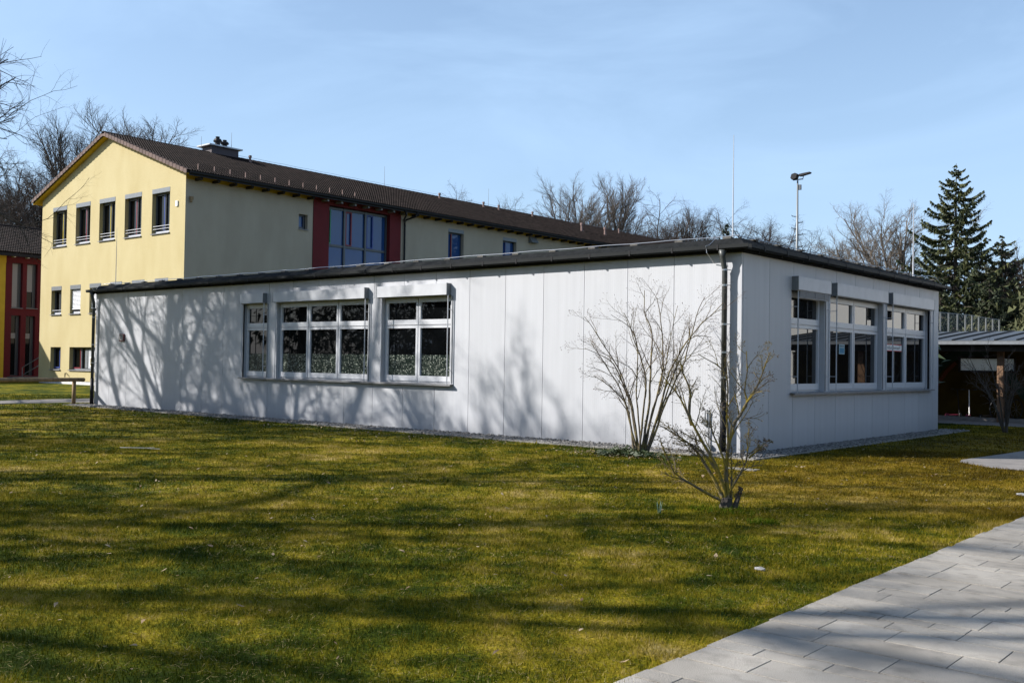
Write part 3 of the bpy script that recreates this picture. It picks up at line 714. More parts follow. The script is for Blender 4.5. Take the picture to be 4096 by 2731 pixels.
# ================================================================== SCHOOL BUILDING
GX0, GX1, GY, LX, RX, RZ = -52.42, -36.85, 11.5, -36.85, -44.65, 13.95
SL = (RZ-10.93)/(RX+53.1)          # roof slope
school = base(thing('school_building', 'three-storey cream yellow school wing with brown tiled gable roof', 'building'), (-44.6, 45, 0))
GT = lambda s, o, z: (s, GY-o, z)
LT = lambda s, o, z: (LX+o, s, z)
def wall_open(T, s0, s1, z0, z1, opens, depth, b=None):
    b = b or TB(T)
    S = sorted({s0, s1} | {v for o in opens for v in o[:2] if s0 < v < s1}); Z = sorted({z0, z1} | {v for o in opens for v in o[2:] if z0 < v < z1})
    for a, c in zip(S, S[1:]):
        for d, e in zip(Z, Z[1:]):
            ms, mz = (a+c)/2, (d+e)/2
            if not any(o[0] < ms < o[1] and o[2] < mz < o[3] for o in opens): b.quad((a, 0, d), (c, 0, d), (c, 0, e), (a, 0, e))
    for a, c, d, e in opens:
        b.quad((a, 0, d), (a, -depth, d), (a, -depth, e), (a, 0, e)); b.quad((c, 0, d), (c, 0, e), (c, -depth, e), (c, -depth, d))
        b.quad((a, 0, e), (a, -depth, e), (c, -depth, e), (c, 0, e)); b.quad((a, 0, d), (c, 0, d), (c, -depth, d), (a, -depth, d))
    return b
TOPW = [(-51.03, -49.31), (-48.23, -46.54), (-45.52, -43.79), (-42.77, -41.04), (-40.0, -38.29)]
MIDW = [(-51.01, -49.75), (-48.70, -47.46), (-46.43, -45.16), (-44.13, -42.90), (-41.84, -40.60), (-39.56, -38.30)]
LOWW = [(-50.95, -49.68), (-48.62, -44.6)]
ops = [(a, b, 8.06, 10.385) for a, b in TOPW] + [(a, b, 4.06, 5.70) for a, b in MIDW] + [(a, b, .83, 2.14) for a, b in LOWW]
w = wall_open(GT, GX0, GX1, .2, 10.95, ops, .28)
w.f.append((len(w.v), len(w.v)+1, len(w.v)+2)); w.v += [(GX0, 0, 10.95), (GX1, 0, 10.95), (RX, 0, RZ-.17)]
w.build('gable_wall', 'plaster_yellow', school)
TB(GT).box(GX0+.02, GX1-.02, -.12, -.03, 0, .205).build('plinth', 'plinth', school)
LWIN = [(18.59, 19.21, 8.92, 9.75), (30.63, 32.10, 7.0, 10.28), (36.05, 37.52, 8.2, 10.28), (51.2, 52.6, 8.2, 10.28)]
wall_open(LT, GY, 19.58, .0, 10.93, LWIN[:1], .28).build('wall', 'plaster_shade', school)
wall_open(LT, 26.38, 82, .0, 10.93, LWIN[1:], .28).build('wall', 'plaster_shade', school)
for y0, y1 in ((GY+.01, 19.57), (26.39, 81)): TB(LT).box(y0, y1, .0, .012, 10.66, 10.925).build('eave_bounce', 'eave_bounce_yellow', school)  # strip coloured like yellow light bounced from the soffit onto the wall
MB().box(GX0, GX0+.2, GY+.1, 82, 0, 10.9).box(GX0+.2, LX-.2, 81.8, 82, 0, 10.9).build('rear_wall', 'plaster_shade', school)
MB().box(GX0+.3, LX-.35, GY+.45, GY+.5, 0, 10.8).box(LX-.5, LX-.45, GY+.6, 81.5, 0, 10.8).build('inner_wall', 'core_dark', school)

def school_window(T, a, b, z0, z1, sash, blind=.22, rails=2, slats=False, split=.53, panel=False, gl='glass'):
    d = -.27
    fr = TB(T); t = .055; zt = z1-blind
    fr.box(a+.002, b-.002, d-.02, d+.05, z0+.002, z0+.085); fr.box(a+.002, b-.002, d-.02, d+.05, zt-.05, zt)
    fr.box(a+.002, a+t, d-.02, d+.05, z0+.085, zt-.05); fr.box(b-t, b-.002, d-.02, d+.05, z0+.085, zt-.05)
    mx_ = a+(b-a)*split
    fr.box(mx_, mx_+.07, d-.02, d+.05, z0+.085, zt-.05)
    o = fr.build('window', 'grey_metal' if not panel else 'mid_metal', school)
    x0, x1, q0, q1 = a+t+.01, mx_-.005, z0+.09, zt-.055; k = .055
    s = TB(T); s.box(x1-k, x1, d-.01, d+.07, q0, q1); s.box(x0+k*.6, x1-k, d-.01, d+.068, q0, q0+k); s.build('sash', sash, o)
    s = TB(T); s.box(x0, x0+k*.6, d-.01, d+.07, q0, q1); s.box(x0+k*.6, x1-k, d-.01, d+.068, q1-k*.7, q1); s.build('casement', 'grey_metal', o)
    TB(T).box(a+.01, b-.01, d-.03, d-.021, z0+.01, zt).build('pane', gl, o)
    TB(T).prism([(d+.06, z0+.02), (.07, z0-.005), (.07, z0-.05), (.06, z0-.05), (.06, z0-.02), (d+.06, z0-.002)], 0, a-.02, b+.03).build('sill', 'sill_metal', o)
    if blind: TB(T).box(a+.003, b-.003, -.20, .012, zt+.002, z1+.015).build('blind_box', 'mid_metal', o)
    if blind: TB(T).box(a+.06, b-.003, d+.08, d+.11, z0+.02, z0+.14).build('bottom_rail', 'white_metal', o)
    for i in range(rails):
        TB(T).tube([(a+.002, -.06, z0+.24+.15*i), (b-.002, -.06, z0+.24+.15*i)], .018, 6).build('safety_rail', 'white_metal', o)
    if slats:
        b_ = TB(T); z = zt-.02
        while z > z0+.33:
            b_.prism([(-.16, z), (-.10, z-.055), (-.095, z-.05), (-.155, z+.005)], 0, a+.03, b-.03); z -= .075
        b_.box(a+.03, b-.03, -.15, -.10, z0+.26, z0+.30); b_.build('slat_blind', 'blind_white', o)
    return o
for (a, b), c in zip(TOPW, ('sash_yellow', 'sash_red', 'sash_yellow', 'sash_red', 'sash_blue')): school_window(GT, a, b, 8.06, 10.385, c)
for i, (a, b) in enumerate(MIDW): school_window(GT, a, b, 4.06, 5.70, 'grey_metal', rails=1 if i == 0 else 0, slats=i in (1, 2))
school_window(GT, *LOWW[0], .83, 2.14, 'sash_blue', blind=0, rails=0, split=.62)
lw_ = school_window(GT, *LOWW[1], .83, 2.14, 'sash_red', blind=0, rails=0, split=.24, panel=True)
TB(GT).box(-47.14, -46.85, -.26, -.20, .95, 2.05).build('post', 'mid_metal', lw_)
TB(GT).box(-46.78, -45.2, -.25, -.21, .93, 2.03).build('infill_panel', 'white_metal', lw_)
TB(GT).box(-46.55, -46.10, -.209, -.17, 1.05, 1.60).build('vent_frame', 'white_paint', lw_)
TB(GT).box(-46.48, -46.17, -.169, -.165, 1.12, 1.53).build('vent_grille', 'lichen_bark', lw_)
school_window(LT, 18.59, 19.21, 8.92, 9.75, 'grey_metal', blind=0, rails=0, split=.86, gl='glass_school')
for q, c in zip(LWIN[1:], ('sash_red', 'sash_blue', 'sash_red')): school_window(LT, *q, c, rails=0, split=.36, gl='glass_school')
# red stair bay with the large glazing
RB = TB(LT); wall_open(LT, 19.582, 26.378, .0, 10.92, [(20.74, 25.46, 1.0, 10.52)], .42, RB)
RB.v = [(s, o+.03, z) for s, o, z in RB.v]
bay = RB.build('stair_bay', 'paint_red', school)
gl = TB(LT); d0, d1 = -.34, -.27
for s_ in (20.76, 22.06, 23.68): gl.box(s_, s_+.13, d0, d1+.03, 1.0, 10.5)
gl.box(25.36, 25.455, d0, d1+.03, 1.0, 10.5)
for z in (10.36, 8.20, 6.4, 4.4, 2.4): gl.box(20.89, 25.36, d0, d1, z, z+.13)
gl.build('curtain_frame', 'grey_metal', bay)
TB(LT).box(20.75, 25.45, -.36, -.345, 1.0, 10.5).build('pane', 'glass_school', bay)
for (a, b, c) in ((20.90, 21.10, 'sash_green'), (22.20, 22.68, 'sash_red'), (23.83, 24.36, 'sash_blue')):
    s = TB(LT); z0, z1, k = 8.34, 10.34, .07
    s.box(a, b, -.335, -.255, z0, z0+k); s.box(a, b, -.335, -.255, z1-k, z1); s.box(a, a+k, -.335, -.255, z0+k, z1-k); s.box(b-k, b, -.335, -.255, z0+k, z1-k)
    s.build('sash', c, bay)
# vent box on the long wall, sensor and lamp at the gable corner
TB(LT).prism([(.0, 10.62), (.04, 10.66), (.34, 10.22), (.30, 10.18), (.0, 10.18)], 0, 38.85, 39.62).build('vent_box', 'mid_metal', school)
TB(GT).box(-37.68, -37.50, .0, .06, 9.33, 9.60).build('wall_box', 'white_paint', school)
MB().box(LX+.002, LX+.16, 11.7, 11.86, 9.62, 9.78).tube([(LX+.10, 11.78, 9.62), (LX+.12, 11.74, 9.5)], .06, 8).build('wall_lamp', 'wood_log', school)
TB(GT).tube([(-48.9, .02, .62), (-48.75, .16, .62), (-48.72, .18, .40)], .03, 6).build('wall_tap', 'gutter_metal', school)
# roof
ry0, ry1, th = 11.17, 82.3, .15
ez = RZ-SL*(-36.2-RX)
rb = MB().prism([(-53.1, 10.93), (RX, RZ), (-36.2, ez), (-36.2, ez-.07), (RX, RZ-.07), (-53.1, 10.93-.07)], 1, ry0, ry1)
sroof = rb.build('roof', 'tile', school)
sf = MB().prism([(-53.05, 10.83), (RX, RZ-.075), (-36.26, ez-.05), (-36.26, ez-.14), (RX, RZ-.165), (-53.05, 10.74)], 1, ry0+.06, ry1-.06)
sf.build('soffit', 'paint_yellow', school)
for i in range(48):
    y = 12.0+i*1.02
    if 19.6 < y < 26.3: MB().box(LX-.02, -36.30, y, y+.13, 10.62, 10.76).build('rafter', 'sill_metal', school)
    else: MB().box(LX-.02, -36.30, y, y+.13, 10.62, 10.76).build('rafter', 'wood_dark', school)

def tile_mesh(name, w=.30, l=.36, m='tile'):
    us = [0, .05, .10, .15, .20, .25, .30]; hs = [.004, .070, .070, .004, .070, .070, .004]
    b = MB(); n = 7
    for v, dz in ((0, .05), (l, .0)):
        for u, h in zip(us, hs): b.v.append((u*w/.30-.001, v, h+dz))
    for u in us: b.v.append((u*w/.30-.001, 0, .0))
    for i in range(n-1):
        b.f.append((i, i+1, n+i+1, n+i)); b.f.append((2*n+i, 2*n+i+1, i+1, i))
    return b.mesh(name, m)
TILE = tile_mesh('tile')
def tile_slope(parent, org, along, up, ncol, nrow, near_cols, gauge=.342, wid=.30):
    """org: eave corner; along: unit vector of the row, up: unit vector up the slope"""
    al, u_ = Vector(along), Vector(up); nn = al.cross(u_).normalized()
    M0 = Matrix(((al.x, u_.x, nn.x, 0), (al.y, u_.y, nn.y, 0), (al.z, u_.z, nn.z, 0), (0, 0, 0, 1)))
    O = Vector(org); rest_c = []
    for c in range(ncol):
        for r_ in range(nrow):
            p = O + al*(c*wid) + u_*(r_*gauge)
            if c in near_cols:
                o = link('tile', TILE, parent); M = M0.copy(); M.translation = p; o.matrix_basis = M
            else: rest_c.append(p)
    tv = np.array([v.co for v in TILE.vertices]); tf = np.array([p.vertices for p in TILE.polygons])
    A = np.array(M0.to_3x3()); tv = tv @ A.T
    C_ = np.array(rest_c); n = len(C_)
    V = (tv[None]+C_[:, None]).reshape(-1, 3); F = (tf[None]+(np.arange(n)*len(tv))[:, None, None]).reshape(-1, 4)
    return tag(link('tiles', mesh_np('tiles', V, F, 'tile'), parent), kind='stuff')
cs = math.atan(SL); up = (-math.cos(cs), 0, math.sin(cs))
tile_slope(sroof, (-36.16, ry0+.16, ez+.0), (0, 1, 0), up, 236, 26, range(0, 11))
# verge tiles along the gable, ridge tiles
nv = 26; slope_l = math.hypot(8.45, 8.45*SL)
for sgn in (1, -1):
    for i in range(nv):
        t0, t1 = i/nv, (i+1)/nv-.004
        x0, z0, x1, z1 = RX+sgn*8.47*t0, RZ-8.47*SL*t0, RX+sgn*8.47*t1, RZ-8.47*SL*t1
        lift = .03
        MB().prism([(x0, z0+.06), (x1, z1+.06+lift), (x1, z1-.15+lift), (x0, z0-.15)], 1, ry0-.05, ry0-.015).prism([(x0, z0+.075), (x1, z1+.075+lift), (x1, z1+.055+lift), (x0, z0+.055)], 1, ry0-.05, ry0+.16).build('verge_tile', 'verge', sroof)
rt_ = MB()
for i in range(175):
    y = ry0-.05+i*.41
    b = rt_ if i > 60 else MB()
    pts = [(-.16, -.055), (-.10, .05), (0, .10), (.10, .05), (.16, -.055)]
    k = len(b.v)
    for yy, s_ in ((y, 1.12), (y+.43, .95)):
        for a, c in pts: b.v.append((RX+a*s_, yy, RZ+.03+c*s_))
    for j in range(4): b.f.append((k+j, k+j+1, k+6+j, k+5+j))
    b.f.append((k, k+1, k+2, k+3, k+4))
    if i <= 60: b.build('ridge_tile', 'tile', sroof)
tag(rt_.build('ridge_tiles', 'tile', sroof), kind='stuff')
# gutter, downpipe, snow guard, vents, chimney, rods
gt = MB(); gx, gz = -36.12, ez-.03
gt.prism([(gx-.08, gz+.03), (gx-.07, gz-.05), (gx, gz-.10), (gx+.07, gz-.05), (gx+.08, gz+.03), (gx+.06, gz+.03), (gx, gz-.08), (gx-.06, gz+.03)], 1, ry0+.1, ry1)
gt.box(-36.20, -36.16, ry0+.1, ry1, ez-.20, ez-.06)
gt.build('gutter', 'black_metal', school)
MB().tube([(gx, 26.05, gz-.05), (gx-.05, 26.2, gz-.35), (LX+.12, 26.55, 10.35), (LX+.12, 26.62, 9.8), (LX+.12, 26.62, 0)], .06, 8).tube([(gx, 27.15, gz-.05), (gx-.05, 27.0, gz-.35), (LX+.12, 26.7, 10.35), (LX+.12, 26.63, 9.9)], .06, 8).build('downpipe', 'black_metal', school)
sgd = MB()
for k in range(3): sgd.tube([(-36.75, 12.0, ez+.36+.09*k), (-36.75, 22.6, ez+.36+.09*k)], .009, 4)
guard = sgd.build('snow_guard', 'wood_dark', sroof)
for i in range(12): MB().box(-36.78, -36.72, 12.1+i*.95, 12.13+i*.95, ez+.20, ez+.57).build('guard_post', 'vent_clay', guard)
def slope_z(x): return RZ-SL*(x-RX)
for (x, y, h, r) in ((-43.6, 20.04, .5, .07), (-43.6, 36.64, .5, .07), (-43.5, 41.4, .5, .07), (-43.5, 43.2, .5, .07), (-43.4, 47.3, .5, .07), (-40.3, 49.9, .75, .10), (-40.5, 53.5, .75, .10), (-43.45, 59.9, .5, .07)):
    z = slope_z(x)
    MB().tube([(x, y, z-.05), (x, y, z+.12), (x, y, z+.13), (x, y, z+h*.75), (x, y, z+h*.75+.005), (x, y, z+h)], [r*2.0, r*1.7, r, r, r*1.5, r*1.3], 10).build('vent_pipe', 'vent_clay', sroof)
ch = MB().box(RX-.75, RX+.25, 17.85, 19.75, 13.5, 14.42).build('chimney', 'chimney_clad', sroof)
MB().box(RX-.95, RX+.42, 17.6, 19.95, 14.42, 14.50).build('chimney_cap', 'white_metal', ch)
for y, h in ((18.55, .62), (19.05, .50)):
    MB().tube([(RX-.2, y, 14.5), (RX-.2, y, 14.5+h*.45), (RX-.2, y, 14.5+h*.46), (RX-.2, y, 14.5+h*.6), (RX-.2, y, 14.5+h*.78), (RX-.2, y, 14.5+h*.8), (RX-.2, y, 14.5+h)], [.16, .15, .24, .26, .2, .11, .13], 10).build('chimney_pot', 'black_metal', ch)
for (x, y, z0, z1) in ((RX, 17.3, 14.0, 14.9), (RX, 19.4, 14.5, 15.5), (RX, 32.1, 14.0, 15.45), (RX, 43.26, 14.0, 15.45), (-43.8, 53.1, 13.6, 15.0), (-44.0, 63.0, 13.7, 15.3)):
    MB().tube([(x, y, z0), (x, y, z1)], [.016, .009], 5).build('lightning_rod', 'mid_metal', sroof)
rw = MB().tube([(RX, ry0+.2+i*1.0, RZ+.24-.02*(i % 2)) for i in range(70)], .008, 4)
rwo = rw.build('ridge_wire', 'mid_metal', sroof)

# ================================================================== ANNEX
AX = -60.0
annex = base(thing('annex_building', 'red and yellow school annex with tall narrow windows and brown tiled roof', 'building'), (AX-4, 10, 0))
AT = lambda s, o, z: (AX+o, s, z)
AW = [(13.10, 13.78, 4.78, 7.76), (14.07, 14.76, 4.80, 7.76), (13.10, 13.72, .27, 4.27), (14.06, 14.68, .27, 4.27)]
wall_open(AT, 12.67, 22, 0, 8.3, AW, .35).build('red_wall', 'paint_red', annex)
TB(AT).box(-8, 12.668, -.25, .0, 0, 8.3).box(-8, 12.668, .001, .06, 7.71, 8.2).build('yellow_wall', 'paint_yellow', annex)
TB(AT).box(-8, 22, -9.5, -.6, 0, 8.0).build('inner_wall', 'core_dark', annex)
for i, (a, b, c, d) in enumerate(AW):
    f = TB(AT); t = .05
    f.box(a+.002, b-.002, -.34, -.28, c+.002, c+t); f.box(a+.002, b-.002, -.34, -.28, d-t, d-.002); f.box(a+.002, a+t, -.34, -.28, c+t, d-t); f.box(b-.20, b-.002, -.34, -.28, c+t, d-t)
    o = f.build('window', 'grey_metal', annex)
    TB(AT).box(a+.01, b-.01, -.36, -.345, c+.01, d-.01).build('pane', 'glass', o)
    if i < 2:
        TB(AT).box(a+t, b-.20, -.33, -.318, (c+t) if i == 0 else 5.9, d-t).build('pane_reflection', 'box_grey', o)  # grey sheet standing in for the whitish reflection in the upper panes
        TB(AT).box(a-.04, b+.04, -.2, .08, c-.05, c-.005).build('sill', 'sill_metal', o)
    else:
        TB(AT).box(a+t, b-.20, -.33, -.318, 2.75, 3.1).build('notice_sheet', 'box_grey', o)
MB().box(AX+.04, AX+.9, 12.9, 22, 0, .22).build('step', 'concrete', annex)
ae, ar = 8.38, 10.63                     # eave and ridge heights of the annex
asl = (ar-ae)/5.0
ab = MB().prism([(-69.5, ae), (-64.5, ar), (-59.5, ae), (-59.5, ae-.14), (-64.5, ar-.14), (-69.5, ae-.14)], 1, -9, 23)
aroof = ab.build('roof', 'tile', annex)
ca = math.atan(asl)
tile_slope(aroof, (-59.46, -9, ae+.0), (0, 1, 0), (-math.cos(ca), 0, math.sin(ca)), 106, 16, range(70, 88))
MB().box(-59.48, -59.36, -9, 23, ae-.24, ae-.04).build('gutter', 'black_metal', annex)
MB().tube([(-64.5, -9, ar+.06), (-64.5, 23, ar+.06)], .12, 8).build('ridge', 'tile', aroof)
for y in (13.05, 13.94, 14.82): MB().box(-59.95, -59.55, y-.05, y+.07, 8.10, 8.24).build('rafter', 'white_paint', annex)
hr = base(thing('handrail', 'thin pale stair handrail between the red annex and the yellow gable', 'handrail'), (-56, 12.6, 0))
MB().tube([(-56.6, 12.4, .85), (-54.6, 12.9, 1.75)], .03, 6).build('upper_rail', 'sill_metal', hr)
MB().tube([(-56.6, 12.4, .35), (-54.6, 12.9, 1.25)], .03, 6).build('lower_rail', 'sill_metal', hr)
for x, y, h in ((-56.6, 12.4, .86), (-54.6, 12.9, 1.76)): MB().tube([(x, y, 0), (x, y, h)], .03, 6).build('post', 'sill_metal', hr)

# ================================================================== LOG RAIL
lr = base(thing('log_rail', 'round wooden log barrier on short posts beside the footpath', 'barrier'), (-24.88, -.46, 0))
la, lb_ = Vector((-24.30, .06, .83)), Vector((-21.6, -3.8, .885)); dd = (lb_-la)
MB().tube([tuple(la+dd*(-.006)), tuple(la+dd*.004)] + [tuple(la+dd*t) for t in (.3, .6, .9, 1.2, 1.5)], [.045, .066, .066, .068, .069, .070, .071], 14).build('log', 'wood_log', lr, True)
for t in (-.0, 1.2):
    p = la+dd*t if t else Vector((-24.55, -.0, 0))
    p = la+dd*(t+.13)
    MB().tube([(p.x, p.y, -.05), (p.x, p.y, p.z-.03)], .062, 12).build('post', 'wood_log', lr, True)

# ================================================================== BICYCLE SHELTER
sh = base(thing('bicycle_shelter', 'open timber bicycle shelter with seamed metal roof and painted back wall', 'shelter'), (0, 18.4, 0))
sx0, sx1 = -9.0, 7.6
MB().prism([(16.35, 2.42), (16.35, 2.52), (21.2, 2.98), (21.2, 2.88)], 0, sx0, sx1).build('roof', 'seam_metal', sh)
roof_s = [o for o in bpy.data.objects if o.parent == sh and o.name.startswith('roof')][0]
x = sx0+.3
while x < sx1:
    MB().prism([(16.37, 2.523), (16.37, 2.565), (21.15, 3.02), (21.15, 2.978)], 0, x, x+.035).build('seam', 'gutter_metal', roof_s); x += .62
MB().box(sx0, sx1, 16.26, 16.345, 2.40, 2.50).build('gutter', 'mid_metal', sh)
MB().box(sx0, sx1, 16.5, 16.68, 2.19, 2.415).build('front_beam', 'wood_dark', sh)
MB().box(sx0, sx1, 19.3, 19.45, 2.62, 2.70).build('rear_beam', 'wood_dark', sh)
for x in (-8.2, -4.1, -.08, 4.0, 7.3): MB().box(x, x+.18, 16.92, 17.08, 0, 2.43).build('post', 'wood_post', sh)
WN = [(-1.90, -.22, 1.60, 2.0), (1.2, 2.9, 1.60, 2.0), (-5.9, -4.2, 1.6, 2.0)]
wall_open(lambda s, o, z: (s, 19.5-o, z), sx0, sx1, 0, 2.62, WN, .12).build('mural_wall', 'mural_ochre', sh)
for a, b, c, d in WN:
    f = MB().box(a-.07, b+.07, 19.47, 19.497, c-.07, c).box(a-.07, b+.07, 19.47, 19.497, d, d+.07).box(a-.07, a, 19.47, 19.497, c, d).box(b, b+.07, 19.47, 19.497, c, d).build('window', 'wood_dark', sh)
    MB().box(a, b, 19.52, 19.53, c, d).build('pane', 'pale_pane', f)
def band(name, pts, w0, m, yy):
    b = MB(); k = 0
    L_, R_ = [], []
    for i, (x, z) in enumerate(pts):
        x2, z2 = pts[min(i+1, len(pts)-1)]; x1, z1 = pts[max(i-1, 0)]
        t = Vector((x2-x1, z2-z1)).normalized(); nrm = Vector((-t.y, t.x))
        L_.append((x+nrm.x*w0, z+nrm.y*w0)); R_.append((x-nrm.x*w0, z-nrm.y*w0))
    for i in range(len(pts)-1):
        q = [L_[i], L_[i+1], R_[i+1], R_[i]]
        b.prism(q, 1, yy, yy+.003)
    return b.build(name, m, sh)
band('mural_stripe', [(-3.2, .4), (-2.9, 1.2), (-2.6, 1.7), (-2.3, 2.0), (-1.9, 2.17), (-1.0, 2.22)], .16, 'mural_green', 19.492)
band('mural_stripe', [(-2.9, .4), (-2.65, 1.1), (-2.35, 1.55), (-2.05, 1.85)], .06, 'mural_orange', 19.488)
band('mural_stripe', [(-.4, 1.6), (-.2, 1.2), (.1, .8), (.5, .5), (1.0, .4)], .14, 'mural_green', 19.492)
band('mural_stripe', [(0.2, 1.8), (.35, 1.3), (.7, .95), (1.2, .75)], .05, 'mural_orange', 19.488)
MB().box(sx0, sx1, 17.12, 17.2, 0.0, .13).build('sill_beam', 'concrete', sh)
MB().box(sx0, sx1, 17.2, 19.45, -.05, .05).build('floor', 'concrete', sh)

def scooter(x, y, rot, m, label, white=False):
    t = thing('kick_scooter', label, 'scooter', 'scooters parked in the shelter'); base(t, (0, 0, 0)); del BASE[t.name]
    t.location = (x, y, .05); t.rotation_euler = (0, 0, rot)
    MB().box(-.30, .26, -.055, .055, .075, .10).box(-.34, -.28, -.03, .03, .09, .14).build('deck', m, t)
    MB().tube([(.26, 0, .09), (.36, 0, .19), (.33, 0, .30), (.24, 0, .92)], [.022, .022, .02, .016], 7).build('steering_column', 'white_paint' if white else 'black_metal', t)
    hb = MB().tube([(.24, -.22, .93), (.24, 0, .92), (.24, .22, .93)], .014, 6).build('handlebar', 'black_metal', t)
    for s_ in (-1, 1): MB().tube([(.24, s_*.13, .926), (.24, s_*.235, .931)], .020, 7).build('grip', 'rubber', hb)
    for xx in (.42, -.37):
        wv = MB().tube([(xx, -.014, .075), (xx, .014, .075)], .075, 14).build('wheel', m if xx < 0 else 'rubber', t)
        MB().tube([(xx, -.017, .075), (xx, .017, .075)], .030, 8).build('rim', 'mid_metal', wv)
    return t
scooter(-1.72, 18.1, 1.3, 'pink_paint', 'dark scooter with pink deck, leftmost in the shelter')
scooter(-1.22, 18.0, 1.75, 'pink_paint', 'scooter with a pale steering column and pink deck in the shelter', True)
scooter(-.78, 18.3, 1.4, 'black_metal', 'all black scooter left of the brown shelter post')
def bicycle(x, y, rot):
    t = thing('bicycle', 'dark bicycle parked behind the brown shelter post', 'bicycle'); t.location = (x, y, .05); t.rotation_euler = (0, 0, rot)
    def ring(cx, r, rr):
        b = MB(); n = 24
        pts = [(cx+r*math.cos(2*math.pi*i/n), 0, .32+r*math.sin(2*math.pi*i/n)) for i in range(n+1)]
        return b.tube(pts, rr, 5, False)
    for cx in (-.5, .5):
        wv = ring(cx, .31, .02).build('wheel', 'rubber', t)
        sp = MB()
        for i in range(9):
            a = i*math.pi/4.5; sp.tube([(cx, 0, .32), (cx+.29*math.cos(a), 0, .32+.29*math.sin(a))], .003, 3)
        sp.build('spokes', 'mid_metal', wv)
    MB().tube([(-.5, 0, .32), (-.08, 0, .30), (.36, 0, .72), (-.2, 0, .78), (-.08, 0, .30)], .018, 6).tube([(-.5, 0, .32), (-.2, 0, .78), (-.22, 0, .90)], .014, 6).build('frame', 'black_metal', t)
    MB().tube([(.5, 0, .32), (.36, 0, .72), (.33, 0, .95)], .016, 6).build('fork', 'black_metal', t)
    MB().tube([(.30, -.28, 1.0), (.34, -.1, .96), (.34, .1, .96), (.30, .28, 1.0)], .014, 6).build('handlebar', 'black_metal', t)
    MB().tube([(-.33, 0, .93), (-.22, 0, .92), (-.06, 0, .91)], [.09, .07, .025], 8).build('saddle', 'rubber', t)
bicycle(-.2, 18.5, 1.2)

# ================================================================== BALL FENCE behind the shelter
fence = thing('ball_fence', 'tall steel post fence with grey netting behind the shelter', 'fence')
FP = [(-3.685, 20.198, 3.745), (-3.648, 21.045, 3.757), (-3.611, 21.892, 3.769), (-3.574, 22.739, 3.781), (-3.537, 23.586, 3.793), (-3.494, 24.538, 3.799), (-3.455, 25.418, 3.811), (-3.421, 26.175, 3.816), (-3.386, 26.972, 3.801), (-3.347, 27.855, 3.789), (-3.309, 28.701, 3.784), (-3.272, 29.541, 3.788)]
base(fence, (FP[0][0], FP[0][1], 0))
for (x, y, z) in FP: MB().tube([(x, y, 0), (x, y, z)], .032, 8).build('post', 'galvanised', fence)
for (a, b) in zip(FP, FP[1:]):
    dx, dy = b[0]-a[0], b[1]-a[1]; L = math.hypot(dx, dy); nx, ny = -dy/L*.006, dx/L*.006
    p = MB(); p.v = [(a[0]-nx, a[1]-ny, .3), (b[0]-nx, b[1]-ny, .3), (b[0]-nx, b[1]-ny, b[2]), (a[0]-nx, a[1]-ny, a[2])]
    p.f = [(0, 1, 2, 3)]; p.build('net_panel', 'net', fence)
    MB().tube([(a[0], a[1], a[2]*.78), (b[0], b[1], b[2]*.78)], .025, 6).build('rail', 'mid_metal', fence)
    MB().tube([(a[0], a[1], a[2]-.02), (b[0], b[1], b[2]-.02)], .012, 5).build('rail', 'mid_metal', fence)

# ================================================================== FLOODLIGHT MAST
ms = base(thing('floodlight_mast', 'slim steel floodlight mast with climbing pegs and black lamp heads', 'mast'), (-21.4, 49.3, 0))
mx0, my0 = -21.4, 49.3
MB().tube([(mx0, my0, 0), (mx0, my0, 9), (mx0, my0, 14.55)], [.13, .095, .055], 10).build('pole', 'galvanised', ms, True)
z = 7.0; k = 0
while z < 12.2:
    s_ = 1 if k % 2 else -1
    MB().tube([(mx0, my0, z), (mx0+s_*.34*.76, my0+s_*.34*.64, z+.02), (mx0+s_*.40*.76, my0+s_*.40*.64, z+.10)], .028, 5).build('climbing_peg', 'grey_metal', ms); z += .42; k += 1
MB().box(mx0+.02, mx0+.22, my0, my0+.16, 13.9, 14.25).build('junction_box', 'grey_metal', ms)
MB().tube([(mx0-.25, my0-.2, 14.57), (mx0+.28, my0+.24, 14.66), (mx0+.30, my0+.25, 14.88)], .04, 6).build('bracket', 'black_metal', ms)
MB().prism([(mx0-.40, 14.72), (mx0-.30, 14.60), (mx0-.02, 14.66), (mx0+.08, 14.92), (mx0-.06, 15.04), (mx0-.32, 14.98)], 1, my0-.32, my0+.10).build('lamp_head', 'black_metal', ms)
MB().prism([(mx0+.085, 14.84), (mx0+.30, 14.86), (mx0+.86, 14.97), (mx0+.88, 15.06), (mx0+.38, 15.02), (mx0+.085, 14.98)], 1, my0-.05, my0+.30).build('lamp_head', 'black_metal', ms)

# ================================================================== TREES
def top(br): return max(p[:, 2].max() for l in br for p, r in l)
def L(count, length, angle, segs, wob, rad, lo=.25, cone=True): return dict(count=count, length=length, angle=angle, segs=segs, wob=wob, rad=rad, lo=lo, cone=cone)
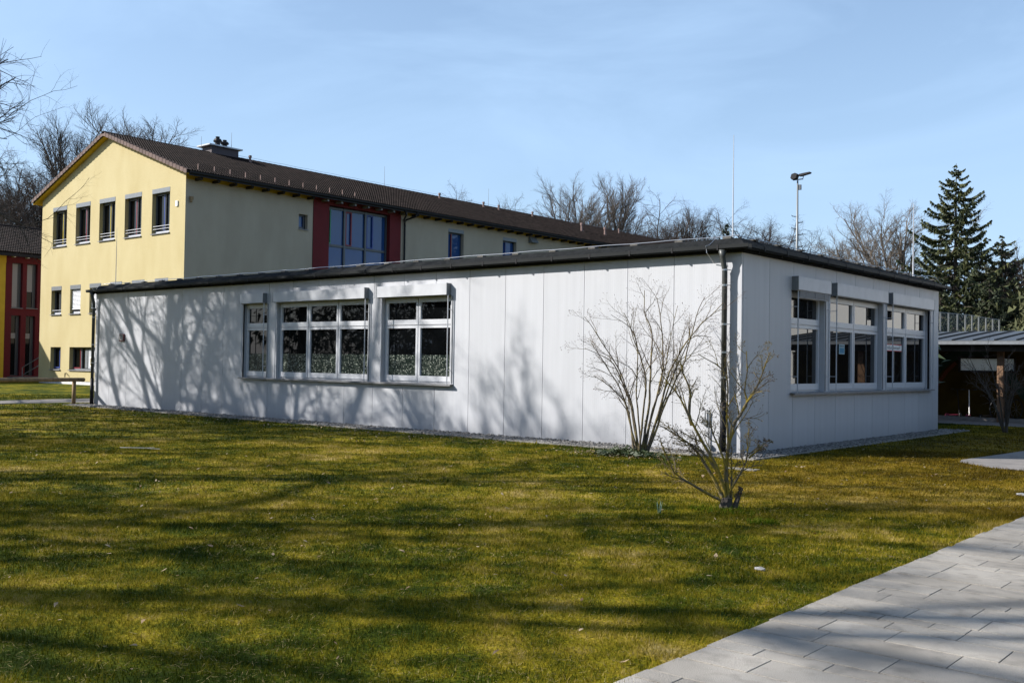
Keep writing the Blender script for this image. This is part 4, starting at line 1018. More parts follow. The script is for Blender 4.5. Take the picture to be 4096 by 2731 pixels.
# wide spreading park tree (limbs, twigs), tall upright tree, dense twiggy tree, pale rounded tree
broad = grow(3, 17, .30, 20, [L(20, .66, 1.02, 10, .10, .15, .20), L(10, .50, .75, 6, .13, .055, .18), L(8, .54, .7, 5, .16, .026, .18), L(6, .6, .7, 3, .18, .015, .15)], [.0, .035, .02, .01, .0])
thicket = grow(44, 11, .26, 18, [L(18, .62, .8, 8, .12, .10, .12), L(10, .5, .75, 6, .15, .05, .2), L(8, .5, .75, 4, .18, .034, .15), L(6, .58, .75, 2, .2, .026, .15)], [.0, .06, .04, .03, .0])
tall = grow(8, 19, .30, 26, [L(26, .42, .60, 9, .06, .13, .28, False), L(10, .48, .55, 6, .09, .055, .15, False), L(9, .5, .55, 4, .12, .028, .12), L(5, .6, .6, 2, .14, .018, .12)], [.0, .075, .06, .05, .02])
tall2 = grow(21, 17, .30, 26, [L(26, .55, .72, 10, .07, .14, .22, False), L(10, .48, .6, 6, .10, .055, .15, False), L(9, .5, .55, 4, .12, .028, .12), L(5, .6, .6, 2, .14, .018, .12)], [.0, .085, .06, .05, .02])
dense = grow(13, 12, .26, 22, [L(22, .55, .95, 7, .13, .10, .2, False), L(10, .52, .8, 5, .17, .055, .12, False), L(8, .55, .8, 4, .2, .030, .12), L(6, .65, .8, 2, .22, .020, .12)], [.0, .05, .03, .02, .0])
dense2 = grow(34, 12, .24, 20, [L(20, .62, .9, 7, .12, .10, .2, False), L(10, .52, .8, 5, .17, .055, .12, False), L(8, .55, .8, 4, .2, .030, .12), L(6, .65, .8, 2, .22, .020, .12)], [.0, .06, .03, .02, .0])
round_ = grow(5, 9, .30, 18, [L(18, .95, .72, 9, .10, .14, .12, False), L(10, .50, .65, 6, .13, .06, .15, False), L(9, .46, .65, 4, .16, .028, .15), L(7, .65, .65, 2, .18, .026, .12)], [.0, .07, .04, .03, .01])
airy = grow(61, 20, .44, 13, [L(14, .50, .95, 9, .11, .13, .25), L(7, .5, .75, 6, .14, .05, .2), L(6, .55, .75, 4, .18, .024, .15)], [.0, .05, .03, .02])
TM = {}
for nm, br, bk, tw in (('broad', broad, 'bark', 'twig_dark'), ('tall', tall, 'bark_far', 'bark_far'), ('tall2', tall2, 'bark_far', 'bark_far'), ('dense', dense, 'bark_brown', 'bark_brown'), ('dense2', dense2, 'bark_brown', 'bark_brown'), ('thicket', thicket, 'bark', 'twig_dark'), ('airy', airy, 'bark', 'twig_dark'), ('round', round_, 'bark_pale', 'bark_pale')):
    TM[nm] = (tree_meshes(nm, br, bk, tw), top(br))
def tree_at(kind, loc, H, rot, label, group=None, wide=1.0, extra=None):
    me, h = TM[kind]; s = H/h
    return place_tree('bare_tree', me, loc, (s*wide, s*wide, s), rot, label, group, extra)

def leaf_blob(name, seed, n, rx, rz, zc, m, size=.16):
    """ivy or evergreen foliage as many small leaf faces in an uneven volume"""
    r = np.random.RandomState(seed)
    c = r.normal(0, 1, (n, 3)); c /= np.linalg.norm(c, axis=1)[:, None]; c *= r.uniform(.25, 1, (n, 1))**.5
    lump = 1 + .35*np.sin(c[:, 0:1]*5+seed)+.3*np.cos(c[:, 2:3]*7+c[:, 1:2]*4)
    c = c*np.array([rx, rx, rz])*lump + np.array([0, 0, zc])
    a = r.normal(0, size, (n, 3)); b = r.normal(0, size, (n, 3))
    V = np.stack([c, c+a, c+b], 1).reshape(-1, 3); F = np.arange(n*3).reshape(-1, 3)
    return mesh_np(name, V, F, m)
IVY = leaf_blob('ivy', 2, 2600, .75, 2.6, 3.4, 'ivy', .13)

# big bare trees left of the frame: they shade the wall and the lawn
for loc, H, rot, lab, wd in (((-29.6, -8.9, 0), 22, .4, 'tall bare spreading tree left of the lawn reaching in with its long limbs', .9),
                         ((-24.9, -9.6, 0), 20, 2.3, 'bare park tree outside the frame beside the spreading one', 1.0)):
    tree_at('broad', loc, H, rot, lab, 'bare park trees beside the lawn', wd)
small = tree_at('thicket', (-18.9, -11.2, 0), 13.4, 1.0, 'smaller densely twigged bare tree beside the lawn', 'bare park trees beside the lawn')
for loc, H, rot in (((-10.2, -23.4, 0), 19, 1.1), ((-14.2, -23.8, 0), 20, 3.0), ((-16.4, -21.2, 0), 21, 4.4), ((-25.4, -22.6, 0), 20, .3)):
    tree_at('airy', loc, H, rot, 'bare park tree standing out of view left of the camera', 'bare park trees left of the camera')
# long limbs of the spreading tree that hang into the picture at its left edge
LIMBS = [[(-29.5, -8.8, 5.0), (-26.5, -6.6, 6.2), (-23.6, -4.6, 8.0), (-21.5, -3.05, 8.9)], [(-29.5, -8.8, 6.0), (-26.0, -6.2, 7.5), (-23.3, -4.4, 8.3), (-21.7, -3.2, 7.9)],
         [(-29.5, -8.8, 4.2), (-26.5, -6.6, 6.0), (-23.5, -4.5, 6.5), (-21.9, -3.4, 5.6), (-21.1, -2.7, 5.0)], [(-29.5, -8.8, 6.5), (-26.5, -6.8, 9.0), (-24.0, -5.0, 10.1), (-22.3, -3.7, 10.3)], [(-29.5, -8.8, 5.4), (-26.2, -6.4, 6.9), (-23.2, -4.2, 7.2), (-21.9, -3.3, 6.7)]]
SL_ = []
for q in LIMBS:
    P = np.array(q); L_ = np.concatenate([[0], np.cumsum(np.linalg.norm(np.diff(P, axis=0), axis=1))]); u = np.linspace(0, L_[-1]*.94, 16)
    Q = np.stack([np.interp(u, L_, P[:, j]) for j in range(3)], 1)
    for _ in range(2): Q[1:-1] = (Q[:-2]+2*Q[1:-1]+Q[2:])/4
    Q[1:-1] += np.random.RandomState(len(SL_)).normal(0, .05, Q[1:-1].shape); SL_.append((Q, np.linspace(.10, .012, 16)))
lb = grow(71, 1, .1, 16, [L(16, .30, .75, 7, .13, .022, .25, False), L(6, .5, .75, 5, .16, .010, .2), L(4, .55, .7, 4, .2, .006, .2)], [0, .0, .0, -.01], stems=SL_)
Vq, Fq = tubes_np([b for l in lb for b in l], 4)
big = [o for o in bpy.data.objects if o.name.startswith('bare_tree')][0]
lo_ = link('limbs', mesh_np('limbs', Vq, Fq, 'bark', True), big)
lo_.matrix_parent_inverse = (Matrix.Translation(big.location) @ big.rotation_euler.to_matrix().to_4x4() @ Matrix.Diagonal((*big.scale, 1))).inverted()

BG = 'bare trees behind the school roof'
tree_at('tall', (-89.3, 30.9, 0), 26.3, .3, 'tall bare tree with ascending limbs behind the gable', BG, 1.15)
tree_at('tall2', (-92.2, 29.0, 0), 21.5, 2.0, 'broad bare tree behind the gable and the annex roof', BG)
tree_at('tall', (-94.5, 40.5, 0), 29.6, 4.0, 'bare tree whose top twigs show right of the gable peak', BG, 1.4)
tree_at('dense', (-96, 27.5, 0), 24.0, 1.0, 'dark twiggy tree behind the annex roof at the left edge', BG, 1.1, [('ivy_cover', IVY)])
tree_at('dense2', (-91, 26.2, 0), 21.0, 2.0, 'dark bare tree behind the annex roof ridge', BG, 1.2)
tree_at('dense', (-86.5, 29.0, 0), 19.5, 3.1, 'low dark bare tree between annex roof and gable', BG, 1.2, [('ivy_cover', IVY)])
tree_at('tall2', (-59.8, 75.6, 0), 24.6, 5.2, 'large bare tree with a wide fan of limbs over the roof', BG, 1.25)
tree_at('tall', (-59.0, 82.7, 0), 25.1, 2.7, 'slender upright bare tree right of the large fan shaped one', BG, .95)
tree_at('dense', (-49.5, 77.8, 0), 21.2, .9, 'dark densely twigged tree above the far end of the roof', BG, 1.2)
tree_at('dense2', (-54.6, 80.0, 0), 20.3, 4.6, 'brown twiggy tree between the upright and the dark one', BG)
tree_at('dense2', (-52.0, 84.0, 0), 21.0, 1.6, 'brown twiggy tree standing behind the dark one', BG, .9)
tree_at('tall', (-47.3, 79.6, 0), 19.6, 1.9, 'thin bare tree with ivy on its stems near the roof corner', BG, 1.0, [('ivy_cover', IVY)])
tree_at('dense', (-44.9, 81.6, 0), 19.8, 5.5, 'low bare tree left of the tall white rod', BG, 1.2)
tree_at('dense2', (-42.2, 84.0, 0), 19.6, 3.7, 'rounded bare tree right of the tall white rod', BG, 1.3)
tree_at('dense', (-40.4, 90.0, 0), 18.8, 2.2, 'small bare tree left of the floodlight mast', BG, 1.3)
tree_at('tall', (-37.0, 94.0, 0), 17.0, 2.9, 'faint twiggy tree right of the floodlight mast', BG)
for p, H, r_, k, w_ in (((-73.4, 70.6, 0), 23.6, .5, 'dense', 'leftmost'), ((-71.3, 72.3, 0), 23.2, 2.5, 'dense2', 'middle one'), ((-68.8, 74.5, 0), 22.2, 4.0, 'dense', 'rightmost')):
    tree_at(k, p, H, r_, w_ + ' of three bare tree tops showing over the middle of the ridge', 'tree tops over the middle of the ridge', .75)
tree_at('round', (-21.5, 69.0, 0), 16.4, .7, 'rounded pale bare tree left of the spruce', BG, .95, [('ivy_cover', IVY)])
tree_at('dense2', (-8.6, 58.5, 0), 11.2, .2, 'thin bare tree at the right edge beside the spruces', BG, 1.0)

def conifer_meshes(name, seed, H, Rb, nwh, m, gap=1.0, droop=.25):
    r = np.random.RandomState(seed)
    tr = [(np.array([[0, 0, 0], [0, 0, H*.5], [0, 0, H]]), np.array([.24, .14, .015]))]
    V3 = []; az0 = 0
    for i in range(nwh):
        t = i/(nwh-1); z = H*(.06+.92*t**.92)
        Rr = Rb*(1-t)**.80*1.02+.12
        nb = int(8-3*t)
        az0 += r.uniform(.3, 1.0)
        for k in range(nb):
            a = az0 + 2*np.pi*k/nb + r.uniform(-.25, .25); Lb = Rr*r.uniform(.62, 1.15)
            d = np.array([np.cos(a), np.sin(a), 0]); sag = -droop*Lb*.55; up_ = .30*Lb*(.5+t)
            ns = 8; u = np.linspace(0, 1, ns)
            P = np.array([0, 0, z+r.uniform(-.3, .3)])+d*Lb*u[:, None]; P[:, 2] += sag*np.sin(u*np.pi*.8)*1.3+up_*u**2*.75
            tr.append((P[::2].copy(), np.linspace(.045*(1-t)+.014, .008, len(P[::2]))))
            n = int(Lb*16*gap)+10
            uu = r.uniform(.10, 1, n)**.8; x = uu*(ns-1); q = np.minimum(x.astype(int), ns-2); f = (x-q)[:, None]
            c = P[q]*(1-f)+P[q+1]*f
            side = np.array([-np.sin(a), np.cos(a), 0]); sgn = r.choice([-1, 1], n)[:, None]
            ln = (r.uniform(.25, .6, n)*(1.1-.75*uu)*min(1.2, .5+Lb*.3))[:, None]
            tip = c + side*sgn*ln*.8 + d*ln*.6 + np.array([0, 0, -1])*ln*r.uniform(.1, .8, (n, 1))
            w = np.cross(tip-c, r.normal(0, 1, (n, 3))); w /= np.linalg.norm(w, axis=1)[:, None]+1e-9; w *= r.uniform(.04, .09, (n, 1))
            mid = (c+tip)/2
            V3 += [np.stack([c, mid+w, tip], 1), np.stack([c, mid-w, tip], 1)]
            dn = c + np.array([0, 0, -1])*r.uniform(.15, .42, (n, 1))*min(1, Lb*.5+.2) + d*.06
            w2 = np.cross(dn-c, r.normal(0, 1, (n, 3))); w2 /= np.linalg.norm(w2, axis=1)[:, None]+1e-9; w2 *= r.uniform(.03, .07, (n, 1))
            V3.append(np.stack([c-w2, c+w2, dn], 1))
    V, F = tubes_np(tr, 5); a_ = mesh_np(name+'_trunk', V, F, 'bark', True)
    V = np.concatenate(V3).reshape(-1, 3); b_ = mesh_np(name+'_crown', V, np.arange(len(V)).reshape(-1, 3), m)
    return a_, b_
SP1 = conifer_meshes('spruce', 4, 15.9, 6.0, 37, 'needle', 1.5)
SP2 = conifer_meshes('spruce_low', 9, 11.4, 6.4, 20, 'needle', 1.5, .1)
SP3 = conifer_meshes('conifer', 15, 9.0, 3.6, 24, 'needle_dark', 1.7, .5)
CG = 'conifers behind the shelter'
place_tree('spruce_tree', SP1, (-13.0, 56.35, 0), 1.0, .5, 'tall open spruce with layered branches behind the fence', CG, None, 'conifer')
place_tree('spruce_tree', SP2, (-11.6, 62.5, 0), 1.0, 1.7, 'lower spruce with long level branches right of the tall one', CG, None, 'conifer')
for (x, y, s, r_, lab) in ((-15.2, 52.5, .80, .2, 'dark bushy conifer left below the tall spruce'), (-12.4, 51.2, .72, 2.0, 'dark bushy conifer below the tall spruce behind the fence'), (-9.8, 52.6, .74, 3.0, 'dark bushy conifer right below the tall spruce'), (-7.6, 55.5, .86, 4.0, 'green bushy conifer at the right edge of the picture'), (-10.2, 57.8, .95, 5.0, 'bushy conifer under the long branches of the lower spruce')):
    place_tree('conifer', SP3, (x, y, 0), (s*1.35, s*1.35, s*1.15), r_, lab, CG, None, 'conifer')
place_tree('conifer', SP3, (-42.0, 77.6, 0), (1.3, 1.3, 16.6/9.2), 1.0, 'small dark evergreen tip showing over the pavilion roof edge', None, None, 'conifer')
BR = leaf_blob('brush', 7, 5200, 2.6, 2.2, 2.0, 'brush_green', .15)
BS = mesh_np('brush_stem', *tubes_np([(np.array([[0, 0, 0], [.2*math.cos(a), .2*math.sin(a), 1.5], [.9*math.cos(a), .9*math.sin(a), 3.2]]), np.array([.05, .04, .02])) for a in (0, 1.3, 2.5, 3.8, 5.0)], 5), 'bark')
for (x, y, s, lab) in ((-6.2, 48, .95, 'greenish bush at the right edge behind the shelter'), (-9.2, 49.5, .8, 'greenish bush behind the ball fence'), (-4.0, 54, 1.5, 'tall greenish bush beyond the right edge of the shelter')):
    t = thing('bush', lab, 'bush', 'bushes behind the shelter'); t.location = (x, y, 0); t.scale = (s, s, s*1.2); t.rotation_euler = (0, 0, x)
    link('foliage', BR, t); link('stems', BS, t)

hg = thing('shade_hedge', 'unseen evergreen row added behind the pavilion to shade the shelter', 'shade_hedge'); hv = []  # foliage added out of view to cast shade on the bicycle shelter
for i in range(15): hv.append(np.array([v.co for v in IVY.vertices])*np.array([1.2, 1.0, .60]) + np.array([-1.9-i*.95, 13.4+.25*math.sin(i*2.3), .1]))
for i in range(15): hv.append(np.array([v.co for v in IVY.vertices])*np.array([1.3, 1.0, .52]) + np.array([-2.3-i*.95, 13.9+.25*math.sin(i*1.3), -.3]))
hv = np.concatenate(hv); link('foliage', mesh_np('shade_hedge_foliage', hv, np.arange(len(hv)).reshape(-1, 3), 'ivy'), hg)
hs_ = MB()
for i in range(15): hs_.tube([(-1.9-i*.95, 13.6, -.05), (-1.95-i*.95, 13.6, 3.6)], [.07, .02], 6)
hs_.build('stems', 'bark', hg)
# woodland beyond the lawn, seen only in the windows, set close and tall to block low sky light
wb = []
r_ = np.random.RandomState(77)
tv = np.concatenate([np.array([v.co for v in me.vertices]) for me in (SP3[1],)]); tf = np.arange(len(tv)).reshape(-1, 3)
k = r_.choice(len(tf), 2000, replace=False); base_v = tv[tf[k]].reshape(-1, 3)
Vw = []
for i in range(112):
    a = math.radians(192 + i*2.0); rad = r_.uniform(54, 64); s = r_.uniform(2.1, 2.7)
    c, s_ = math.cos(i), math.sin(i)
    v = base_v @ np.array([[c, -s_, 0], [s_, c, 0], [0, 0, 1]])
    Vw.append(v*np.array([s*.95, s*.95, s]) + np.array([8.6+rad*math.cos(a), -16.6+rad*math.sin(a), -.4]))
Vw = np.concatenate(Vw)
tag(link('woodland', mesh_np('woodland', Vw, np.arange(len(Vw)).reshape(-1, 3), 'needle_dark')), 'dark evergreen woodland edge beyond the lawn', None, None, 'stuff')
# white house to the right of the view, mirrored in the side windows
hs = base(thing('white_house', 'white rendered house standing right of the shelter outside the view', 'house'), (18, 42, 0))
hw = [(6+4.2*i, 7.4+4.2*i, z, z+1.5) for i in range(6) for z in (1.0, 4.2)]
wall_open(lambda s, o, z: (s, 37-o, z), 3.5, 32, 0, 7.6, hw, .2).build('front_wall', 'white_paint', hs)
MB().box(3.5, 3.7, 37.1, 46, 0, 7.6).box(31.8, 32, 37.1, 46, 0, 7.6).box(3.7, 31.8, 45.8, 46, 0, 7.6).build('side_wall', 'white_paint', hs)
for a, b, c, d in hw: MB().box(a, b, 37.18, 37.21, c, d).build('window', 'glass', hs)
MB().prism([(36.4, 7.5), (41.5, 10.6), (46.6, 7.5), (46.6, 7.35), (36.4, 7.35)], 0, 3, 32.5).build('roof', 'tile', hs)

# ================================================================== SHRUBS
def shrub(name, stems, r0, bark, twig, loc0, seed, label, spread, tw):
    rg = np.random.RandomState(seed); S = []
    dv = np.array([-.645, .764, 0.0]); n = len(stems)
    order = rg.permutation(n)
    for i, st in enumerate(stems):
        P = np.array(st, float); h = P[:, 2:3]-P[0, 2]
        lat = (order[i]/(n-1)-.5)*2*spread
        P = P + dv*(h*lat)
        # resample and roughen
        L_ = np.concatenate([[0], np.cumsum(np.linalg.norm(np.diff(P, axis=0), axis=1))]); k = max(6, int(L_[-1]/.11))
        u = np.linspace(0, L_[-1], k); Q = np.stack([np.interp(u, L_, P[:, j]) for j in range(3)], 1)
        Q[1:-1] += rg.normal(0, .010, Q[1:-1].shape)
        Q[1:-1] = (Q[:-2]+2*Q[1:-1]+Q[2:])/4
        ra = r0*rg.uniform(.75, 1.15)*min(1, .45+L_[-1]/3.0)
        S.append((Q, np.linspace(ra, ra*.22, k)))
    br = grow(seed, 1, .1, tw[0], tw[1], [0, .03, .03, .02, .02], stems=S)
    V, F = tubes_np(br[0]+br[1], 6); t0 = mesh_np(name+'_stems', V, F, bark, True)
    V, F = tubes_np([b for l in br[2:] for b in l], 4)
    # buds at the twig tips
    tips = np.array([b[0][-1] for b in br[-1]]); dirs = np.array([b[0][-1]-b[0][-2] for b in br[-1]])
    dirs /= np.linalg.norm(dirs, axis=1)[:, None]
    bud = [(np.array([p-d*.006, p+d*.006, p+d*.020]), np.array([.0022, .0040, .0008])) for p, d in zip(tips, dirs)]
    Vb, Fb = tubes_np(bud, 4); V, F = merge([(V, F), (Vb, Fb)])
    t1 = mesh_np(name+'_twigs', V, F, twig, True)
    t = thing(name, label, 'shrub'); t['category'] = 'shrub'
    base(t, loc0); link('stems', t0, t); link('twigs', t1, t)
    return t
B1 = [[(-1.28, -1.49, 0.04), (-1.33, -1.54, 0.55), (-1.41, -1.62, 0.97), (-1.67, -1.85, 1.28), (-1.83, -1.99, 1.4)], [(-1.22, -1.44, 0.03), (-1.3, -1.53, 0.83), (-1.46, -1.68, 1.45), (-1.65, -1.85, 1.84), (-1.84, -2.02, 2.24), (-1.96, -2.13, 2.44)], [(-1.2, -1.42, 0.03), (-1.25, -1.49, 0.97), (-1.28, -1.53, 1.54), (-1.25, -1.51, 1.85), (-1.34, -1.6, 2.25), (-1.62, -1.85, 2.47)], [(-1.19, -1.41, 0.03), (-1.09, -1.35, 0.75), (-1.03, -1.32, 1.6), (-1.0, -1.31, 2.25), (-1.11, -1.41, 2.5), (-1.1, -1.42, 2.96)], [(-1.18, -1.4, 0.03), (-0.91, -1.21, 1.26), (-0.84, -1.16, 1.61), (-0.86, -1.19, 2.26), (-0.91, -1.25, 2.85)], [(-1.13, -1.36, 0.03), (-0.94, -1.22, 0.81), (-0.83, -1.14, 1.46), (-0.63, -0.99, 1.95), (-0.47, -0.86, 2.23), (-0.1, -0.57, 2.72)], [(-1.15, -1.38, 0.03), (-1.04, -1.31, 0.75), (-0.87, -1.18, 1.38), (-0.74, -1.09, 2.29), (-0.66, -1.04, 2.68)], [(-1.11, -1.34, 0.04), (-0.99, -1.26, 0.47), (-0.87, -1.17, 0.98), (-0.63, -0.99, 1.69), (-0.5, -0.9, 2.46), (-0.39, -0.82, 2.8)], [(-1.22, -1.44, 0.03), (-1.17, -1.42, 0.84), (-1.15, -1.42, 1.4), (-1.39, -1.64, 2.33), (-1.47, -1.72, 2.5)], [(-1.13, -1.36, 0.03), (-0.78, -1.1, 1.27), (-0.44, -0.84, 2.18), (-0.18, -0.61, 2.13)], [(-1.22, -1.44, 0.03), (-1.34, -1.56, 0.97), (-1.56, -1.77, 1.65), (-1.95, -2.11, 1.89)], [(-1.25, -1.46, 0.04), (-1.39, -1.6, 0.83), (-1.5, -1.71, 1.25), (-1.71, -1.9, 1.64), (-1.88, -2.05, 1.98)]]
B2 = [[(3.09, -6.32, 0.07), (3.04, -6.36, 0.23), (2.97, -6.43, 0.4), (2.88, -6.51, 0.59), (2.8, -6.58, 0.72), (2.68, -6.68, 0.83), (2.53, -6.81, 0.93)], [(3.1, -6.3, 0.06), (3.1, -6.31, 0.16), (3.06, -6.35, 0.35), (3.0, -6.4, 0.52), (2.92, -6.48, 0.67), (2.87, -6.52, 0.8), (2.81, -6.58, 0.93), (2.77, -6.62, 1.08), (2.7, -6.68, 1.24), (2.6, -6.76, 1.42), (2.54, -6.83, 1.51)], [(2.81, -6.58, 0.93), (2.77, -6.62, 1.08), (2.8, -6.59, 1.25), (2.85, -6.55, 1.32), (2.78, -6.61, 1.39), (2.73, -6.66, 1.52), (2.72, -6.68, 1.66)], [(3.12, -6.29, 0.05), (3.11, -6.3, 0.18), (3.11, -6.31, 0.43), (3.12, -6.31, 0.65), (3.13, -6.3, 0.83), (3.12, -6.32, 1.13), (3.14, -6.31, 1.34), (3.1, -6.35, 1.58), (2.96, -6.47, 1.66), (2.88, -6.54, 1.74)], [(3.13, -6.29, 0.18), (3.18, -6.25, 0.3), (3.23, -6.21, 0.43), (3.3, -6.15, 0.57), (3.28, -6.17, 0.65), (3.27, -6.18, 0.8), (3.28, -6.18, 0.92)], [(3.3, -6.15, 0.57), (3.33, -6.13, 0.6), (3.41, -6.06, 0.71), (3.47, -6.01, 0.77)], [(3.12, -6.29, 0.06), (3.12, -6.3, 0.37), (3.13, -6.3, 0.68), (3.17, -6.28, 0.95), (3.24, -6.22, 1.09), (3.33, -6.14, 1.17), (3.25, -6.22, 1.29), (3.31, -6.18, 1.58), (3.29, -6.19, 1.78)], [(3.17, -6.28, 0.95), (3.24, -6.22, 1.09), (3.38, -6.11, 1.38), (3.42, -6.08, 1.6), (3.47, -6.04, 1.77)], [(3.18, -6.24, 0.01), (3.19, -6.23, 0.06), (3.22, -6.21, 0.15), (3.23, -6.21, 0.22)], [(3.08, -6.32, 0.08), (2.88, -6.49, 0.21), (2.74, -6.62, 0.31), (2.63, -6.71, 0.4), (2.6, -6.74, 0.52), (2.52, -6.82, 0.77)], [(3.06, -6.35, 0.35), (2.97, -6.44, 0.55), (2.84, -6.55, 0.72), (2.75, -6.62, 0.76), (2.61, -6.74, 0.8)], [(3.11, -6.31, 0.43), (3.05, -6.37, 0.71), (3.0, -6.41, 0.8), (2.97, -6.45, 0.94), (2.99, -6.43, 1.11)], [(3.15, -6.27, 0.04), (3.17, -6.26, 0.37), (3.16, -6.27, 0.57), (3.17, -6.27, 0.69)]]
shrub('bare_shrub', B1, .023, 'shrub_bark', 'twig', (-1.17, -1.39, 0), 5, 'slim multi-stemmed bare shrub close to the white wall', .22, (7, [L(7, .32, .52, 7, .12, .0085, .34), L(5, .55, .70, 6, .14, .0046, .2), L(3, .62, .72, 5, .16, .0027, .15)]))
shrub('bare_shrub', B2, .027, 'lichen_bark', 'lichen_twig', (3.13, -6.28, 0), 12, 'gnarled bare shrub with yellow lichen on its stems in the open lawn', .20, (7, [L(7, .34, .68, 7, .13, .0080, .3), L(5, .56, .76, 6, .15, .0042, .2), L(4, .58, .8, 5, .17, .0026, .15)]))
MB().tube([(3.17, -6.25, -.02), (3.20, -6.22, .10), (3.235, -6.19, .24)], [.035, .03, .018], 8).tube([(3.10, -6.31, -.03), (3.11, -6.30, .12)], [.085, .055], 10).build('stump', 'bark', [o for o in bpy.data.objects if o.name.startswith('bare_shrub')][-1])
rg = np.random.RandomState(40); B3 = []
for i in range(9):
    a = rg.uniform(0, 6.28); h = rg.uniform(1.3, 2.3); w = rg.uniform(.4, 1.1)
    B3.append([(1.47+.05*math.cos(a), 11.79+.05*math.sin(a), 0), (1.47+.3*w*math.cos(a), 11.79+.3*w*math.sin(a), h*.4), (1.47+w*math.cos(a), 11.79+w*math.sin(a), h)])
shrub('bare_shrub', B3, .026, 'bark', 'twig_dark', (1.47, 11.79, 0), 21, 'dark bare shrub in the shade in front of the bicycle shelter', .02, (6, [L(6, .4, .7, 5, .13, .010, .3), L(4, .5, .75, 4, .16, .006, .2), L(3, .5, .7, 3, .2, .004, .25)]))

# ================================================================== GRASS, LEAVES, SMALL THINGS
AX3 = np.array(CAM_AX); CP = np.array([8.6317, -16.6438, 1.6]); FO = 35.537/36*1024
def project(P):
    q = P-CP; z = -(q @ AX3[2]); return 512+FO*(q @ AX3[0])/z, 341-FO*(q @ AX3[1])/z, z
def in_poly(x, y, poly):
    ins = np.zeros(len(x), bool); n = len(poly)
    for i in range(n):
        x0, y0 = poly[i]; x1, y1 = poly[(i+1) % n]
        c = ((y0 > y) != (y1 > y)); xi = (x1-x0)*(y-y0)/((y1-y0) if y1 != y0 else 1e-9)+x0
        ins ^= c & (x < xi)
    return ins
def on_lawn(x, y, edge=None):
    e = 5.776 if edge is None else edge
    ok = ~((x > e) & (y < 1.0))
    ok &= ~((x > -24.12) & (x < .645) & (y > -.735) & (y < 11.7))
    ok &= ~in_poly(x, y, SIDE); ok &= ~((y > 14.9) & (x > -9.1) & (x < 10)); ok &= ~((x > -28.75) & (x < -25.1) & (y < 10.6))
    ok &= ~((y > 11.4) & (x < -36.8)); ok &= ~((x < -59) & (y > -8))
    return ok
rs = np.random.RandomState(99)
def scatter(n, d0, d1):
    """points on the lawn between two distances, within (a little more than) the view"""
    d = np.sqrt(rs.uniform(d0*d0, d1*d1, n)); l = rs.uniform(-.60, .60, n)*d
    fw = np.array([-.645, .764]); rt = np.array([.764, .645])
    p = CP[:2] + d[:, None]*fw + l[:, None]*rt
    k = on_lawn(p[:, 0], p[:, 1], 5.776+.035*np.sin(p[:, 1]*9)+.02*np.sin(p[:, 1]*31)+.012)
    return p[k], d[k]
def blades(n, d0, d1, h0, h1, w, lean=.7):
    p, d = scatter(n, d0, d1); n = len(p)
    clump = .5+.32*np.sin(p[:, 0]*5.1+np.sin(p[:, 1]*3.7)*2)*np.sin(p[:, 1]*4.3+p[:, 0])+.42*np.sin(p[:, 0]*17+np.sin(p[:, 1]*13)*2)*np.sin(p[:, 1]*19+np.sin(p[:, 0]*11))
    h = rs.uniform(h0, h1, n)*np.maximum(.25, .55+.75*clump)*np.exp(rs.normal(0, .22, n)); a = rs.uniform(0, 6.283, n); ln = rs.uniform(.15, lean, n)*1.3
    b0 = np.stack([p[:, 0], p[:, 1], np.zeros(n)], 1); sd = np.stack([-np.sin(a), np.cos(a), np.zeros(n)], 1)*(w*rs.uniform(.6, 1.3, n))[:, None]
    tip = b0 + np.stack([np.cos(a)*h*ln, np.sin(a)*h*ln, h*np.sqrt(np.maximum(.15, 1-(ln*.6)**2))*.85], 1)
    return np.stack([b0-sd, b0+sd, tip], 1).reshape(-1, 3)
Vg = np.concatenate([blades(170000, 3.6, 7.5, .022, .045, .0019), blades(210000, 7.5, 12, .025, .048, .0028), blades(200000, 12, 20, .028, .05, .0045), blades(130000, 20, 42, .03, .055, .011)])
tag(link('grass', mesh_np('grass', Vg, np.arange(len(Vg)).reshape(-1, 3), 'grass_blades')), 'short patchy grass of the lawn', 'grass', None, 'stuff')
def strands(n, d0, d1, l0, l1, w):
    p, d = scatter(n, d0, d1); k = (np.sin(p[:, 0]*2.3+1)*np.sin(p[:, 1]*2.9)+rs.normal(0, .6, len(p))) > -.1; p = p[k]; n = len(p)
    l = rs.uniform(l0, l1, n); a = rs.uniform(0, 6.283, n); z0 = rs.uniform(.008, .03, n); z1 = np.maximum(.006, z0+rs.uniform(-.015, .022, n))
    b0 = np.stack([p[:, 0], p[:, 1], z0], 1); sd = np.stack([-np.sin(a), np.cos(a), np.zeros(n)], 1)*w
    tip = np.stack([p[:, 0]+np.cos(a)*l, p[:, 1]+np.sin(a)*l, z1], 1)
    return np.stack([b0-sd, b0+sd, tip], 1).reshape(-1, 3)
Vs_ = np.concatenate([strands(13000, 3.6, 8, .025, .06, .0014), strands(20000, 8, 14, .035, .075, .0024), strands(12000, 14, 24, .05, .09, .0045)])
mat('straw', (0.27, 0.21, 0.075), 0.9, (0.18, 0.13, 0.04), 3); island_tint(MATS['straw'], 0.4)
tag(link('dry_grass', mesh_np('dry_grass', Vs_, np.arange(len(Vs_)).reshape(-1, 3), 'straw')), 'dry straw coloured grass strands lying on the lawn', 'grass', None, 'stuff')
